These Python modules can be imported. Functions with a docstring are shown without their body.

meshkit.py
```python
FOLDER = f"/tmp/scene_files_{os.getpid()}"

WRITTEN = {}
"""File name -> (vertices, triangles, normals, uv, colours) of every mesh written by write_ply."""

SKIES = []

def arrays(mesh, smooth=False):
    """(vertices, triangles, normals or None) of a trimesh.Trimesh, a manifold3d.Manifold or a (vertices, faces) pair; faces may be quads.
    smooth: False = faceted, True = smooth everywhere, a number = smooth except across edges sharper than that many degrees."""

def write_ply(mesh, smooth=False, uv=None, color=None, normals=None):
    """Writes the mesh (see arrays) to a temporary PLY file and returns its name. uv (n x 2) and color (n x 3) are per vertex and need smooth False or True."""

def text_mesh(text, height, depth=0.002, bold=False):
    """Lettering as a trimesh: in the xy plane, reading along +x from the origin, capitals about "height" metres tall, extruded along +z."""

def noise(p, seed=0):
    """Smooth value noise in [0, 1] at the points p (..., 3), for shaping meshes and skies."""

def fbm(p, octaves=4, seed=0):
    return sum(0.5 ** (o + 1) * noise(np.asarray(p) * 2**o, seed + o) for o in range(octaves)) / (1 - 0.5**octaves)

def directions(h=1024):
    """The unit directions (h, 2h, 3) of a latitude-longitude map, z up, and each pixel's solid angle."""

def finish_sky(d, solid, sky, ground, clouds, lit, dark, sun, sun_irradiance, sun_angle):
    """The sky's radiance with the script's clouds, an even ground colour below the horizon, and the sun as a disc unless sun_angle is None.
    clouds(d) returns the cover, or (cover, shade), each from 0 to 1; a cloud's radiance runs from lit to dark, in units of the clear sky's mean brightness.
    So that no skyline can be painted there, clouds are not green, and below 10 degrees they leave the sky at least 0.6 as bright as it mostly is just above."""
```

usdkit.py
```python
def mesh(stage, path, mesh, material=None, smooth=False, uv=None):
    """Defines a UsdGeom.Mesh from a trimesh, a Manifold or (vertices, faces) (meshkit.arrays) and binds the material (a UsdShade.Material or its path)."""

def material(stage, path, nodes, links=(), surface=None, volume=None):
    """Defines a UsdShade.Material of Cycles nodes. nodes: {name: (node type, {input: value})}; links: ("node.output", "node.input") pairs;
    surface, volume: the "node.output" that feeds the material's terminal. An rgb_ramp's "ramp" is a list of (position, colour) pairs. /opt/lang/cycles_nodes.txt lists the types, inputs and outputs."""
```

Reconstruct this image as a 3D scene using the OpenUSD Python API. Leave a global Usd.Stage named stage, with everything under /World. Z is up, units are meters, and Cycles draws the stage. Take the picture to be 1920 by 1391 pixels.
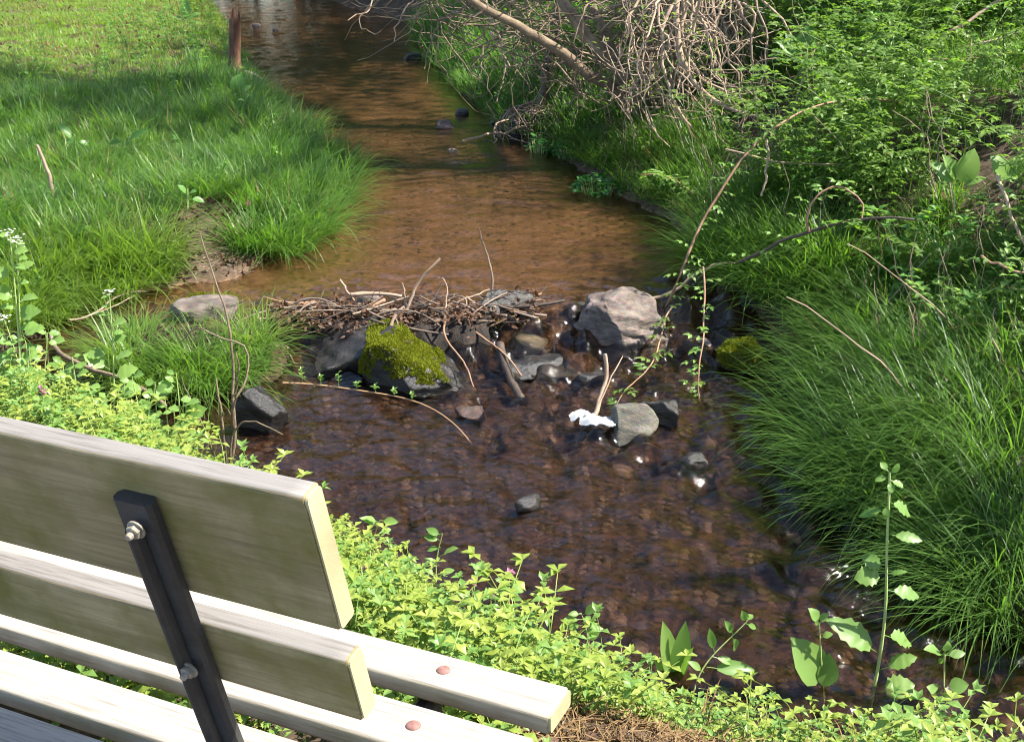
import math, numpy as np, trimesh, manifold3d, usdkit, meshkit
from scipy import ndimage
from pxr import Usd, UsdGeom, UsdLux, UsdShade, Gf, Sdf, Vt

stage = Usd.Stage.CreateInMemory()
UsdGeom.SetStageUpAxis(stage, UsdGeom.Tokens.z)
UsdGeom.SetStageMetersPerUnit(stage, 1.0)
UsdGeom.Xform.Define(stage, '/World')

# ------------------------------------------------------------------ camera, sky, sun, exposure
FPX, PITCH, ROLL, CZ = 2350.0, math.radians(21.92), math.radians(-1.17), 2.15
SUN_AZ, SUN_EL = math.radians(96), math.radians(52)
SKY_STRENGTH, SUN_INTENSITY, EXPOSURE = 0.10, 1.25, 1.78
_c, _s, _cr, _sr = math.cos(PITCH), math.sin(PITCH), math.cos(ROLL), math.sin(ROLL)
_R0, _U0, FWD = np.array([1., 0, 0]), np.array([0, _s, _c]), np.array([0, _c, -_s])
RIGHT, UPV = _cr * _R0 + _sr * _U0, _cr * _U0 - _sr * _R0
EYE = np.array([0, 0, CZ])
cam = UsdGeom.Camera.Define(stage, '/World/camera')
m = Gf.Matrix4d(*RIGHT, 0, *UPV, 0, *(-FWD), 0, *EYE, 1)
cam.AddTransformOp().Set(m)
cam.CreateHorizontalApertureAttr(36.0)
cam.CreateVerticalApertureAttr(36.0 * 741 / 1024)
cam.CreateFocalLengthAttr(36.0 * FPX / 1920)
cam.CreateClippingRangeAttr(Gf.Vec2f(0.05, 500))
cam.CreateExposureAttr(EXPOSURE)
SUN = np.array([math.sin(SUN_AZ) * math.cos(SUN_EL), math.cos(SUN_AZ) * math.cos(SUN_EL), math.sin(SUN_EL)])
dome = UsdLux.DomeLight.Define(stage, '/World/sky')
sky_mat = usdkit.material(stage, '/World/Looks/sky', {
    's': ('sky_texture', {'sky_type': 'single_scattering', 'sun_disc': False, 'sun_elevation': SUN_EL, 'sun_rotation': SUN_AZ}),
    'b': ('background_shader', {'strength': SKY_STRENGTH})}, [('s.color', 'b.color')], surface='b.background')
UsdShade.MaterialBindingAPI.Apply(dome.GetPrim()).Bind(sky_mat)
sun = UsdLux.DistantLight.Define(stage, '/World/sun')
sun.CreateIntensityAttr(SUN_INTENSITY); sun.CreateNormalizeAttr(True); sun.CreateAngleAttr(0.5)
sun.CreateColorAttr(Gf.Vec3f(1.0, 0.95, 0.86))
_z = SUN; _x = np.cross([0, 0, 1.], _z); _x /= np.linalg.norm(_x); _y = np.cross(_z, _x)
sun.AddTransformOp().Set(Gf.Matrix4d(*_x, 0, *_y, 0, *_z, 0, 0, 0, 0, 1))

# ------------------------------------------------------------------ helpers
def rng_of(k): return np.random.default_rng(k)
def ray(px, py): return (px - 960) / FPX * RIGHT - (py - 695.5) / FPX * UPV + FWD
def at(px, py, z):
    d = ray(px, py); return EYE + d * (z - CZ) / d[2]
def at_y(px, py, y):
    d = ray(px, py); return EYE + d * y / d[1]
_used = {}
def numbered(path):
    n = _used.get(path, 0); _used[path] = n + 1
    return path if n == 0 else '%s_%03d' % (path, n)
def setcd(p, **kw):
    for k, v in kw.items():
        if v: p.SetCustomDataByKey(k, v)
def thing(name, label, cat, loc=(0, 0, 0), rotz=0.0, group=None, kind=None):
    x = UsdGeom.Xform.Define(stage, numbered('/World/' + name))
    x.AddTranslateOp().Set(Gf.Vec3d(*map(float, loc)))
    if rotz: x.AddRotateZOp().Set(math.degrees(rotz))
    setcd(x.GetPrim(), label=label, category=cat, group=group, kind=kind)
    return x
def part(parent, name, mesh, mat, smooth=False, label=None, kind=None):
    base = '/World' if parent is None else str(parent.GetPath())
    p = usdkit.mesh(stage, numbered(base + '/' + name), mesh, mat, smooth)
    setcd(p.GetPrim(), label=label, kind=kind)
    return p
def solo(name, mesh, mat, label, cat, smooth=False, group=None, kind=None):
    p = usdkit.mesh(stage, numbered('/World/' + name), mesh, mat, smooth)
    setcd(p.GetPrim(), label=label, category=cat, group=group, kind=kind)
    return p
def dup(src, loc, rotz=0, scale=1.0, label=None, group=None):
    x = UsdGeom.Xform.Define(stage, numbered(str(src.GetPath())))
    x.GetPrim().GetReferences().AddInternalReference(src.GetPath())
    x.GetPrim().SetInstanceable(True)
    x.ClearXformOpOrder()
    xf = UsdGeom.Xformable(x)
    mm = Gf.Matrix4d().SetScale(scale) * Gf.Matrix4d().SetRotate(Gf.Rotation(Gf.Vec3d(0, 0, 1), math.degrees(rotz))) * Gf.Matrix4d().SetTranslate(Gf.Vec3d(*map(float, loc)))
    xf.AddTransformOp().Set(mm)
    setcd(x.GetPrim(), label=label, group=group)
    return x
class MB:
    def __init__(s): s.v, s.f, s.n = [], [], 0
    def add(s, vf):
        v, f = vf
        s.v.append(np.asarray(v, float)); s.f.append(np.asarray(f, int) + s.n); s.n += len(v); return s
    def get(s): return np.vstack(s.v), np.vstack(s.f)
def tris(q):
    q = np.asarray(q); return np.vstack([q[:, [0, 1, 2]], q[:, [0, 2, 3]]])
def spline(pts, n):
    pts = np.asarray(pts, float)
    if len(pts) < 3: return np.linspace(0, 1, n)[:, None] * (pts[-1] - pts[0]) + pts[0]
    from scipy.interpolate import CubicSpline, PchipInterpolator
    t = np.r_[0, np.cumsum(np.linalg.norm(np.diff(pts, axis=0), axis=1) + 1e-6)]
    return PchipInterpolator(t, pts)(np.linspace(0, t[-1], n)) if len(pts) > 8 else CubicSpline(t, pts)(np.linspace(0, t[-1], n))
def tube(pts, r, k=6, cap=True):
    pts = np.asarray(pts, float); n = len(pts)
    r = np.broadcast_to(np.asarray(r, float), (n,)) if np.ndim(r) else np.full(n, float(r))
    t = np.gradient(pts, axis=0); t /= np.linalg.norm(t, axis=1)[:, None] + 1e-12
    ref = np.array([0.31, 0.22, 0.93]) if abs(t.mean(0)[2]) < .8 else np.array([1., .1, .2])
    a = np.cross(t, ref); a /= np.linalg.norm(a, axis=1)[:, None] + 1e-12
    b = np.cross(t, a)
    ang = np.arange(k) * 2 * np.pi / k
    v = (pts[:, None] + r[:, None, None] * (np.cos(ang)[None, :, None] * a[:, None] + np.sin(ang)[None, :, None] * b[:, None])).reshape(-1, 3)
    i = np.arange(n - 1)[:, None] * k; j = np.arange(k)[None]; j2 = (j + 1) % k
    q = np.stack([i + j, i + j2, i + k + j2, i + k + j], -1).reshape(-1, 4)
    f = tris(q)
    if cap:
        v = np.vstack([v, pts[0], pts[-1]]); m0 = n * k
        jj = np.arange(k)
        f = np.vstack([f, np.c_[(jj + 1) % k, jj, np.full(k, m0)], np.c_[(n - 1) * k + jj, (n - 1) * k + (jj + 1) % k, np.full(k, m0 + 1)]])
    return v, f
def taper(n, r0, r1, p=1.0): return r0 + (r1 - r0) * np.linspace(0, 1, n) ** p
def wob(pts, amp, seed, freq=3.0):
    pts = np.asarray(pts, float); g = rng_of(seed); n = len(pts)
    s = np.linspace(0, freq, n); o = g.uniform(0, 50, 3)
    d = np.stack([meshkit.fbm(np.c_[s * 2 + o[k], np.full(n, k * 7.3), np.zeros(n)], 3, seed % 97) - .5 for k in range(3)], 1)
    w = np.minimum(np.linspace(0, 1, n) * 6, 1)[:, None]
    return pts + 2 * amp * d * w
def blades(base, L, az, lean, curv, w, segs=4):
    """Grass blades as tapered ribbons."""
    N = len(base); s = np.linspace(0, 1, segs + 1)
    th = lean[:, None] + curv[:, None] * s[None] ** 1.3
    th = np.minimum(th, 2.7)
    ds = (L / segs)[:, None]
    hx = np.concatenate([np.zeros((N, 1)), np.cumsum(np.sin(th[:, 1:]) * ds, 1)], 1)
    hz = np.concatenate([np.zeros((N, 1)), np.cumsum(np.cos(th[:, 1:]) * ds, 1)], 1)
    ca, sa = np.cos(az)[:, None], np.sin(az)[:, None]
    c = np.stack([base[:, 0:1] + hx * ca, base[:, 1:2] + hx * sa, base[:, 2:3] + hz], -1)
    wd = np.stack([-sa, ca, np.zeros_like(sa)], -1)
    ww = (w[:, None] * (1 - s[None] ** 1.8 * 0.96) * .5)[..., None]
    a, b = c - wd * ww, c + wd * ww
    v = np.stack([a, b], 2).reshape(N, -1, 3)
    k = 2 * (segs + 1)
    q = np.array([[2 * i, 2 * i + 1, 2 * i + 3, 2 * i + 2] for i in range(segs)])
    f = (tris(q)[None] + (np.arange(N) * k)[:, None, None]).reshape(-1, 3)
    return v.reshape(-1, 3), f
def tuft(n, r, L, lean, curv, w, seed, segs=4):
    g = rng_of(seed)
    rr = r * np.sqrt(g.random(n)); a = g.uniform(0, 2 * np.pi, n)
    base = np.c_[rr * np.cos(a), rr * np.sin(a), np.full(n, -.02)]
    az = a + g.normal(0, .8, n)
    return blades(base, L * g.uniform(.45, 1.1, n), az, np.abs(g.normal(0, 1, n)) * lean * .6 + lean * rr / max(r, 1e-6), curv * g.uniform(.3, 1.3, n), w * g.uniform(.6, 1.2, n), segs)
def leaf(L, W, fold=.25, droop=.5, teeth=0, n=4, base=.12, seed=0, shape=1.0):
    """A leaf along +x with a folded midrib, base at the origin."""
    s = np.linspace(0, 1, n + 1)
    if teeth:
        n2 = max(n, teeth * 2); s = np.linspace(0, 1, n2 + 1); n = n2
    half = W * .5 * np.sin(np.pi * np.clip(s, 0, 1) ** (.75 * shape)) ** .8
    half[0] = base * W * .3; half[-1] = 0
    if teeth: half = half * (1 - .22 * (np.arange(n + 1) % 2))
    ang = droop * s ** 1.2
    dx = np.r_[0, np.cumsum(np.cos(ang[1:]) * L / n)]; dz = np.r_[0, np.cumsum(-np.sin(ang[1:]) * L / n)]
    g = rng_of(seed + 5); wv = g.normal(0, .03, n + 1) * W
    mid = np.c_[dx, np.zeros(n + 1), dz]
    up = half * fold
    lf = np.c_[dx + (teeth > 0) * half * .1, half, dz + up + wv]; rt = np.c_[dx + (teeth > 0) * half * .1, -half, dz + up - wv]
    v = np.vstack([mid, lf, rt]); k = n + 1; i = np.arange(n)
    f = np.vstack([tris(np.c_[i, i + 1, k + i + 1, k + i]), tris(np.c_[i + 1, i, 2 * k + i, 2 * k + i + 1])])
    return v, f
def frame(d, up=(0, 0, 1)):
    x = np.asarray(d, float); x = x / np.linalg.norm(x)
    y = np.cross(up, x)
    if np.linalg.norm(y) < 1e-3: y = np.cross([0, 1, 0.1], x)
    y /= np.linalg.norm(y); return np.stack([x, y, np.cross(x, y)])
def place(vf, o, d, up=(0, 0, 1), sc=1.0):
    v, f = vf; return np.asarray(v) * sc @ frame(d, up) + np.asarray(o), f
def moved(vf, o, rz=0.0, sc=1.0):
    v, f = vf; c, s = math.cos(rz), math.sin(rz)
    return np.asarray(v) * sc @ np.array([[c, s, 0], [-s, c, 0], [0, 0, 1]]) + np.asarray(o), f
def az_dir(a, e=0.0): return np.array([math.cos(a) * math.cos(e), math.sin(a) * math.cos(e), math.sin(e)])
def scatter(name, protos, P, rz, sc, label, cat, kind='stuff', tilt=None, pick=None, seed=0):
    """A PointInstancer; protos: list of (mesh, material)."""
    path = numbered('/World/' + name)
    pi = UsdGeom.PointInstancer.Define(stage, path)
    targets = []
    for k, (mesh, mat) in enumerate(protos):
        q = usdkit.mesh(stage, '%s/clump_%03d' % (path, k + 1), mesh, mat)
        targets.append(q.GetPath())
    pi.CreatePrototypesRel().SetTargets(targets)
    g = rng_of(seed + 77); N = len(P)
    idx = g.integers(0, len(protos), N) if pick is None else pick
    pi.CreateProtoIndicesAttr(Vt.IntArray.FromNumpy(np.asarray(idx, np.int32)))
    pi.CreatePositionsAttr(Vt.Vec3fArray.FromNumpy(np.asarray(P, np.float32)))
    sc = np.broadcast_to(np.asarray(sc, float), (N,))
    pi.CreateScalesAttr(Vt.Vec3fArray.FromNumpy(np.repeat(sc[:, None], 3, 1).astype(np.float32)))
    t = np.zeros((N, 2)) if tilt is None else tilt
    qs = []
    for a, (tx, ty) in zip(np.broadcast_to(rz, (N,)), t):
        r = Gf.Rotation(Gf.Vec3d(0, 0, 1), math.degrees(a)) * Gf.Rotation(Gf.Vec3d(1, 0, 0), math.degrees(tx)) * Gf.Rotation(Gf.Vec3d(0, 1, 0), math.degrees(ty))
        qs.append(Gf.Quath(r.GetQuat()))
    pi.CreateOrientationsAttr(Vt.QuathArray(qs))
    setcd(pi.GetPrim(), label=label, category=cat, kind=kind)
    return pi

# ------------------------------------------------------------------ materials
def mat_leaf(name, dark, light, trans, k=.4, rough=.45, noise=2.5, spec=.4, island=.5):
    return usdkit.material(stage, '/World/Looks/' + name, {
        'g': ('geometry', {}), 'o': ('object_info', {}),
        'n': ('noise_texture', {'scale': noise, 'detail': 2.0}),
        'm1': ('math', {'math_type': 'multiply', 'value2': island}), 'm2': ('math', {'math_type': 'multiply_add', 'value2': (1 - island) * .45}),
        'm3': ('math', {'math_type': 'multiply_add', 'value2': (1 - island) * .75}),
        'r': ('rgb_ramp', {'ramp': [(0.1, dark), (0.85, light)]}),
        't': ('mix', {'mix_type': 'multiply', 'fac': 1.0, 'color2': trans}),
        'p': ('principled_bsdf', {'roughness': rough, 'specular_ior_level': spec}), 'tr': ('translucent_bsdf', {}),
        'x': ('mix_closure', {'fac': k})},
        [('g.random_per_island', 'm1.value1'), ('o.random', 'm2.value1'), ('m1.value', 'm2.value3'), ('g.position', 'n.vector'), ('n.fac', 'm3.value1'), ('m2.value', 'm3.value3'),
         ('m3.value', 'r.fac'), ('r.color', 'p.base_color'), ('r.color', 't.color1'), ('t.color', 'tr.color'), ('p.BSDF', 'x.closure1'), ('tr.BSDF', 'x.closure2')], surface='x.closure')
def mat_rough(name, cols, scale=6, rough=.85, bump=.4, bscale=40, detail=6, spec=.3, stretch=(1, 1, 1), dist=.01):
    return usdkit.material(stage, '/World/Looks/' + name, {
        'tc': ('texture_coordinate', {}), 'mp': ('mapping', {'scale': stretch}),
        'n': ('noise_texture', {'scale': scale, 'detail': float(detail), 'roughness': .65}), 'n2': ('noise_texture', {'scale': bscale, 'detail': 5.0, 'roughness': .7}),
        'r': ('rgb_ramp', {'ramp': cols}), 'b': ('bump', {'strength': bump, 'distance': dist}),
        'p': ('principled_bsdf', {'roughness': rough, 'specular_ior_level': spec})},
        [('tc.object', 'mp.vector'), ('mp.vector', 'n.vector'), ('mp.vector', 'n2.vector'), ('n.fac', 'r.fac'), ('r.color', 'p.base_color'), ('n2.fac', 'b.height'), ('b.normal', 'p.normal')], surface='p.BSDF')
M = {}
M['lawn'] = mat_leaf('lawn_grass', (.095, .165, .026), (.240, .345, .080), (1.65, 1.8, .65), .50, island=.45)
M['grass'] = mat_leaf('long_grass', (.050, .115, .028), (.165, .275, .070), (1.65, 1.8, .65), .50, .42, island=.6, spec=.3)
M['tussock'] = mat_leaf('tussock_grass', (.055, .130, .022), (.215, .330, .068), (1.65, 1.8, .65), .50, .40, island=.6, spec=.35)
M['yellow_tussock'] = mat_leaf('yellow_green_grass', (.085, .155, .022), (.270, .360, .070), (1.65, 1.8, .65), .50, .38, island=.6, spec=.5)
M['dark_grass'] = mat_leaf('dark_bank_grass', (.052, .120, .022), (.175, .280, .062), (1.65, 1.8, .65), .50, .36, island=.6, spec=.4)
M['straw'] = mat_leaf('dry_straw', (.19, .12, .055), (.50, .38, .22), (1, .9, .7), .15, .7, island=.8, spec=.2)
M['cover'] = mat_leaf('ground_cover_leaf', (.17, .24, .035), (.42, .45, .11), (1.4, 1.5, .7), .40, .45, island=.55)
M['bush_leaf'] = mat_leaf('bush_leaf', (.075, .150, .026), (.255, .345, .078), (1.65, 1.8, .65), .50, .40, island=.55)
M['big_leaf'] = mat_leaf('broad_leaf', (.075, .175, .035), (.165, .310, .080), (1.65, 1.8, .65), .50, .38, island=.3)
M['mustard_leaf'] = mat_leaf('mustard_leaf', (.110, .215, .045), (.250, .360, .095), (1.4, 1.6, .7), .45, .42, island=.4)
M['water_leaf'] = mat_leaf('cress_leaf', (.020, .095, .014), (.075, .220, .035), (1.4, 1.7, .7), .35, .28, island=.5, spec=.6)
M['green_stem'] = mat_rough('green_stem', [(0, (.25, .33, .10)), (1, (.36, .43, .16))], 20, .5)
M['red_stem'] = mat_rough('reddish_stem', [(0.2, (.20, .10, .05)), (.8, (.36, .24, .13))], 30, .55)
M['petal'] = mat_leaf('white_petal', (.65, .66, .58), (.82, .82, .78), (1, 1, .95), .3, .6)
M['pink'] = mat_leaf('pink_petal', (.34, .13, .20), (.60, .33, .40), (1, .9, .95), .3, .6, island=.9)
M['vine'] = mat_rough('pale_vine_bark', [(0.25, (.15, .10, .065)), (.75, (.40, .30, .21))], 9, .8, .5, 60, stretch=(1, 1, 1))
M['bark'] = mat_rough('grey_brown_bark', [(0.25, (.075, .052, .034)), (.55, (.17, .125, .08)), (.8, (.30, .235, .155))], 11, .88, .8, 45)
M['dark_bark'] = mat_rough('dark_wet_bark', [(0.25, (.018, .012, .009)), (.75, (.085, .060, .042))], 14, .6, .8, 50, spec=.4)
M['stick'] = mat_rough('dead_stick', [(0.2, (.06, .04, .028)), (.5, (.17, .12, .085)), (.85, (.42, .33, .25))], 7, .75, .5, 60)
M['red_stick'] = mat_rough('red_brown_cane', [(0.2, (.12, .055, .03)), (.8, (.38, .23, .14))], 8, .6, .4, 60)
M['litter_leaf'] = mat_leaf('dead_leaf', (.085, .045, .025), (.40, .26, .15), (1.2, .9, .6), .2, .6, island=.85, spec=.3)
M['moss'] = mat_leaf('moss', (.13, .15, .012), (.38, .40, .035), (1.3, 1.3, .6), .3, .8, noise=30, island=.6, spec=.1)

def mat_stone(name, cols, rough=.75, spec=.4, scale=7, bump=.7):
    return usdkit.material(stage, '/World/Looks/' + name, {
        'tc': ('texture_coordinate', {}), 'mp': ('mapping', {'scale': (1, 1, 2.6)}),
        'n': ('noise_texture', {'scale': scale, 'detail': 9.0, 'roughness': .68}), 'n2': ('noise_texture', {'scale': 38.0, 'detail': 7.0, 'roughness': .72}), 'o': ('object_info', {}),
        'hs': ('hsv', {}), 'mr': ('map_range', {'to_min': .7, 'to_max': 1.25}),
        'r': ('rgb_ramp', {'ramp': cols}), 'b': ('bump', {'strength': bump, 'distance': .012}),
        'x': ('mix', {'mix_type': 'overlay', 'fac': .6}),
        'p': ('principled_bsdf', {'roughness': rough, 'specular_ior_level': spec})},
        [('tc.object', 'mp.vector'), ('mp.vector', 'n.vector'), ('mp.vector', 'n2.vector'), ('n.fac', 'r.fac'), ('r.color', 'x.color1'), ('n2.color', 'x.color2'), ('x.color', 'hs.color'), ('o.random', 'mr.value'), ('mr.result', 'hs.value'),
         ('hs.color', 'p.base_color'), ('n2.fac', 'b.height'), ('b.normal', 'p.normal')], surface='p.BSDF')
M['pale_rock'] = mat_stone('pale_weathered_rock', [(.25, (.040, .030, .026)), (.45, (.10, .078, .066)), (.65, (.205, .165, .142)), (.85, (.32, .27, .235))], .8, .3, 9)
M['dark_rock'] = mat_stone('dark_wet_rock', [(.25, (.004, .0037, .0033)), (.5, (.017, .015, .013)), (.8, (.060, .050, .042))], .32, .5, 8)
M['grey_rock'] = mat_stone('grey_green_rock', [(.25, (.035, .032, .024)), (.5, (.12, .11, .085)), (.8, (.26, .24, .19))], .7, .35, 9)
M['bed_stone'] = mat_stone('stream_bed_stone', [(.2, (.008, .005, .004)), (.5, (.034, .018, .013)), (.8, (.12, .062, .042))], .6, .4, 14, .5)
M['bed_pale'] = mat_stone('pale_bed_pebble', [(.2, (.045, .028, .02)), (.5, (.11, .070, .05)), (.8, (.22, .15, .11))], .6, .4, 14, .5)

M['iron'] = mat_rough('painted_steel', [(0.3, (.012, .011, .011)), (.7, (.030, .028, .026))], 15, .55, .25, 120, spec=.5)
M['bolt'] = mat_rough('galvanised_bolt', [(0.3, (.10, .085, .06)), (.7, (.26, .23, .19))], 60, .5, .3, 150)
M['rust'] = mat_rough('rusty_bolt_head', [(0.3, (.12, .055, .045)), (.7, (.25, .13, .11))], 60, .6, .3, 150)
def mat_wood(name, cols, algae, amt, top):
    return usdkit.material(stage, '/World/Looks/' + name, {
        'tc': ('texture_coordinate', {}), 'mp': ('mapping', {'scale': (1.0, 16, 16)}), 'mp2': ('mapping', {'scale': (3.0, 70, 70)}),
        'n': ('noise_texture', {'scale': 1.6, 'detail': 8.0, 'roughness': .6, 'distortion': .6}), 'n2': ('noise_texture', {'scale': 2.0, 'detail': 5.0, 'roughness': .65}),
        'na': ('noise_texture', {'scale': 7.0, 'detail': 5.0, 'roughness': .6}), 'ma': ('map_range', {'from_min': .38, 'from_max': .62, 'to_min': 0.0, 'to_max': amt}),
        'r': ('rgb_ramp', {'ramp': cols}), 'ml': ('mix', {'mix_type': 'multiply', 'fac': .55}), 'rr': ('rgb_ramp', {'ramp': [(.32, (.45, .42, .38)), (.5, (.9, .9, .9)), (.8, (1.1, 1.1, 1.1))]}),
        'gg': ('geometry', {}), 'sz': ('separate_xyz', {}), 'mz': ('map_range', {'from_min': .35, 'from_max': .75, 'to_max': .85}), 'ms': ('mix', {}), 'mt': ('mix', {'mix_type': 'multiply', 'fac': .8, 'color1': top}),
        'x': ('mix', {'color2': algae}), 'b': ('bump', {'strength': .45, 'distance': .004}),
        'p': ('principled_bsdf', {'roughness': .72, 'specular_ior_level': .35})},
        [('tc.object', 'mp.vector'), ('tc.object', 'mp2.vector'), ('tc.object', 'na.vector'), ('mp.vector', 'n.vector'), ('mp2.vector', 'n2.vector'), ('n.fac', 'r.fac'), ('r.color', 'ml.color1'), ('n2.fac', 'rr.fac'), ('rr.color', 'ml.color2'),
         ('na.fac', 'ma.value'), ('ma.result', 'x.fac'), ('ml.color', 'x.color1'), ('gg.true_normal', 'sz.vector'), ('sz.z', 'mz.value'), ('mz.result', 'ms.fac'), ('x.color', 'ms.color1'), ('rr.color', 'mt.color2'), ('mt.color', 'ms.color2'), ('ms.color', 'p.base_color'), ('n2.fac', 'b.height'), ('b.normal', 'p.normal')], surface='p.BSDF')
M['back_wood'] = mat_wood('weathered_back_board', [(.25, (.115, .088, .044)), (.5, (.225, .178, .092)), (.8, (.33, .272, .155))], (.105, .092, .020), .85, (.19, .175, .16))
M['seat_wood'] = mat_wood('bleached_seat_board', [(.25, (.20, .165, .11)), (.5, (.33, .28, .20)), (.8, (.46, .40, .31))], (.13, .11, .035), .5, (.31, .28, .24))

M['end_wood'] = mat_rough('pale_end_grain', [(.2, (.21, .18, .095)), (.5, (.33, .29, .165)), (.8, (.42, .38, .24))], 3, .8, .15, 200, stretch=(1, 1, 1))

# ------------------------------------------------------------------ stream, terrain
UP_PX = [(480, 600), (300, 600), (120, 650), (70, 620), (230, 545), (330, 535), (440, 525), (500, 490), (560, 470), (600, 420), (620, 310), (500, 190), (455, 110), (410, 30), (385, 0), (300, -40), (-400, -75), (500, -70), (640, 10), (770, 40), (800, 100), (870, 170), (960, 250), (1060, 300), (1180, 370), (1290, 430), (1260, 600)]
LO_PX = [(480, 570), (120, 600), (40, 720), (250, 860), (420, 880), (560, 960), (650, 1040), (800, 1110), (1100, 1275), (1450, 1375), (1920, 1425), (2500, 1500), (2500, 1270), (1980, 1240), (1800, 1090), (1630, 960), (1540, 880), (1520, 800), (1490, 710), (1440, 640), (1380, 600), (1260, 560)]
UPZ = 0.13
upper = np.array([at(x, y, UPZ)[:2] for x, y in UP_PX]); lower = np.array([at(x, y, 0)[:2] for x, y in LO_PX])
YW = 5.95                                                    # the weir's line
X0, X1, Y0, Y1, DS = -13.0, 9.0, 0.3, 30.0, 0.03
gx = np.arange(X0, X1 + 1e-6, DS); gy = np.arange(Y0, Y1 + 1e-6, DS)
GX, GY = np.meshgrid(gx, gy)
def inside(poly):
    out = np.zeros(GX.shape, bool); n = len(poly)
    for i in range(n):
        (xa, ya), (xb, yb) = poly[i], poly[(i + 1) % n]
        if ya == yb: continue
        out ^= ((ya > GY) != (yb > GY)) & (GX < (xb - xa) * (GY - ya) / (yb - ya) + xa)
    return out
WET = inside(upper) | inside(lower)
jig = (meshkit.fbm(np.stack([GX * 2.2, GY * 2.2, GX * 0], -1), 3, 4) - .5) * .22
SD = (ndimage.distance_transform_edt(~WET) - ndimage.distance_transform_edt(WET)) * DS + jig    # > 0 on land
def sstep(a, b, x):
    t = np.clip((x - a) / (b - a), 0, 1); return t * t * (3 - 2 * t)
def level(x, y):
    """The water's height."""
    yw = YW - .05 - .10 * np.exp(-((x - .15) / .3) ** 2)
    return UPZ * sstep(yw - .55, yw - .05, y)
CX = np.array([(1.6, 2.6), (.9, 3.4), (.3, 4.2), (-.1, 5), (-.2, 6), (0, 7), (-.2, 8.5), (-.9, 11), (-2, 15), (-3.3, 19), (-4.6, 24), (-6, 32)])
NEARL = np.array([(-14, 8.0), (-2.6, 5.55), (-1.6, 5.0), (-.5, 4.4), (.5, 3.5), (1.6, 2.7), (9, -1)])
def terrain():
    lev = level(GX, GY)
    d = np.maximum(SD, 0); rightside = sstep(-.3, .3, GX - np.interp(GY, CX[:, 1], CX[:, 0]))
    near = sstep(-.25, .25, np.interp(GX, NEARL[:, 0], NEARL[:, 1]) - GY)
    n1 = meshkit.fbm(np.stack([GX * 1.1, GY * 1.1, GX * 0], -1), 4, 11) - .5
    n2 = meshkit.fbm(np.stack([GX * 7, GY * 7, GX * 0], -1), 3, 12) - .5
    left = .03 + .20 * sstep(0, .5, d) + .10 * sstep(.4, 2.5, d) + .012 * d
    right = .02 + .26 * sstep(0, .45, d) + .34 * sstep(.3, 1.6, d) + .21 * np.clip(d - .6, 0, 6)
    nb = .02 + .545 * sstep(0, .95, d)
    land = np.where(near > 0, 0, 0) + (left * (1 - rightside) + right * rightside) * (1 - near) + nb * near
    land = land + n1 * .16 * sstep(.2, 2, d) * (1 - near * .85) + n2 * .035 * (1 - .5 * near) * sstep(0, .2, d)
    land = land + lev * (1 - near)
    bed = lev - np.minimum(-SD * .45, .085 - .035 * sstep(6.5, 9, GY)) + n2 * .045 + n1 * .03 - .004
    h = np.where(SD > 0, land, bed)
    ic = at(360, 640, .1)                                       # the grassy islet left of the dam
    h = np.maximum(h, .24 * np.exp(-(((GX - ic[0]) / .42) ** 2 + ((GY - ic[1]) / .38) ** 2) ** 1.5) - .05 + n2 * .03)
    return ndimage.gaussian_filter(h, .7)
HT = terrain()
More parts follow.
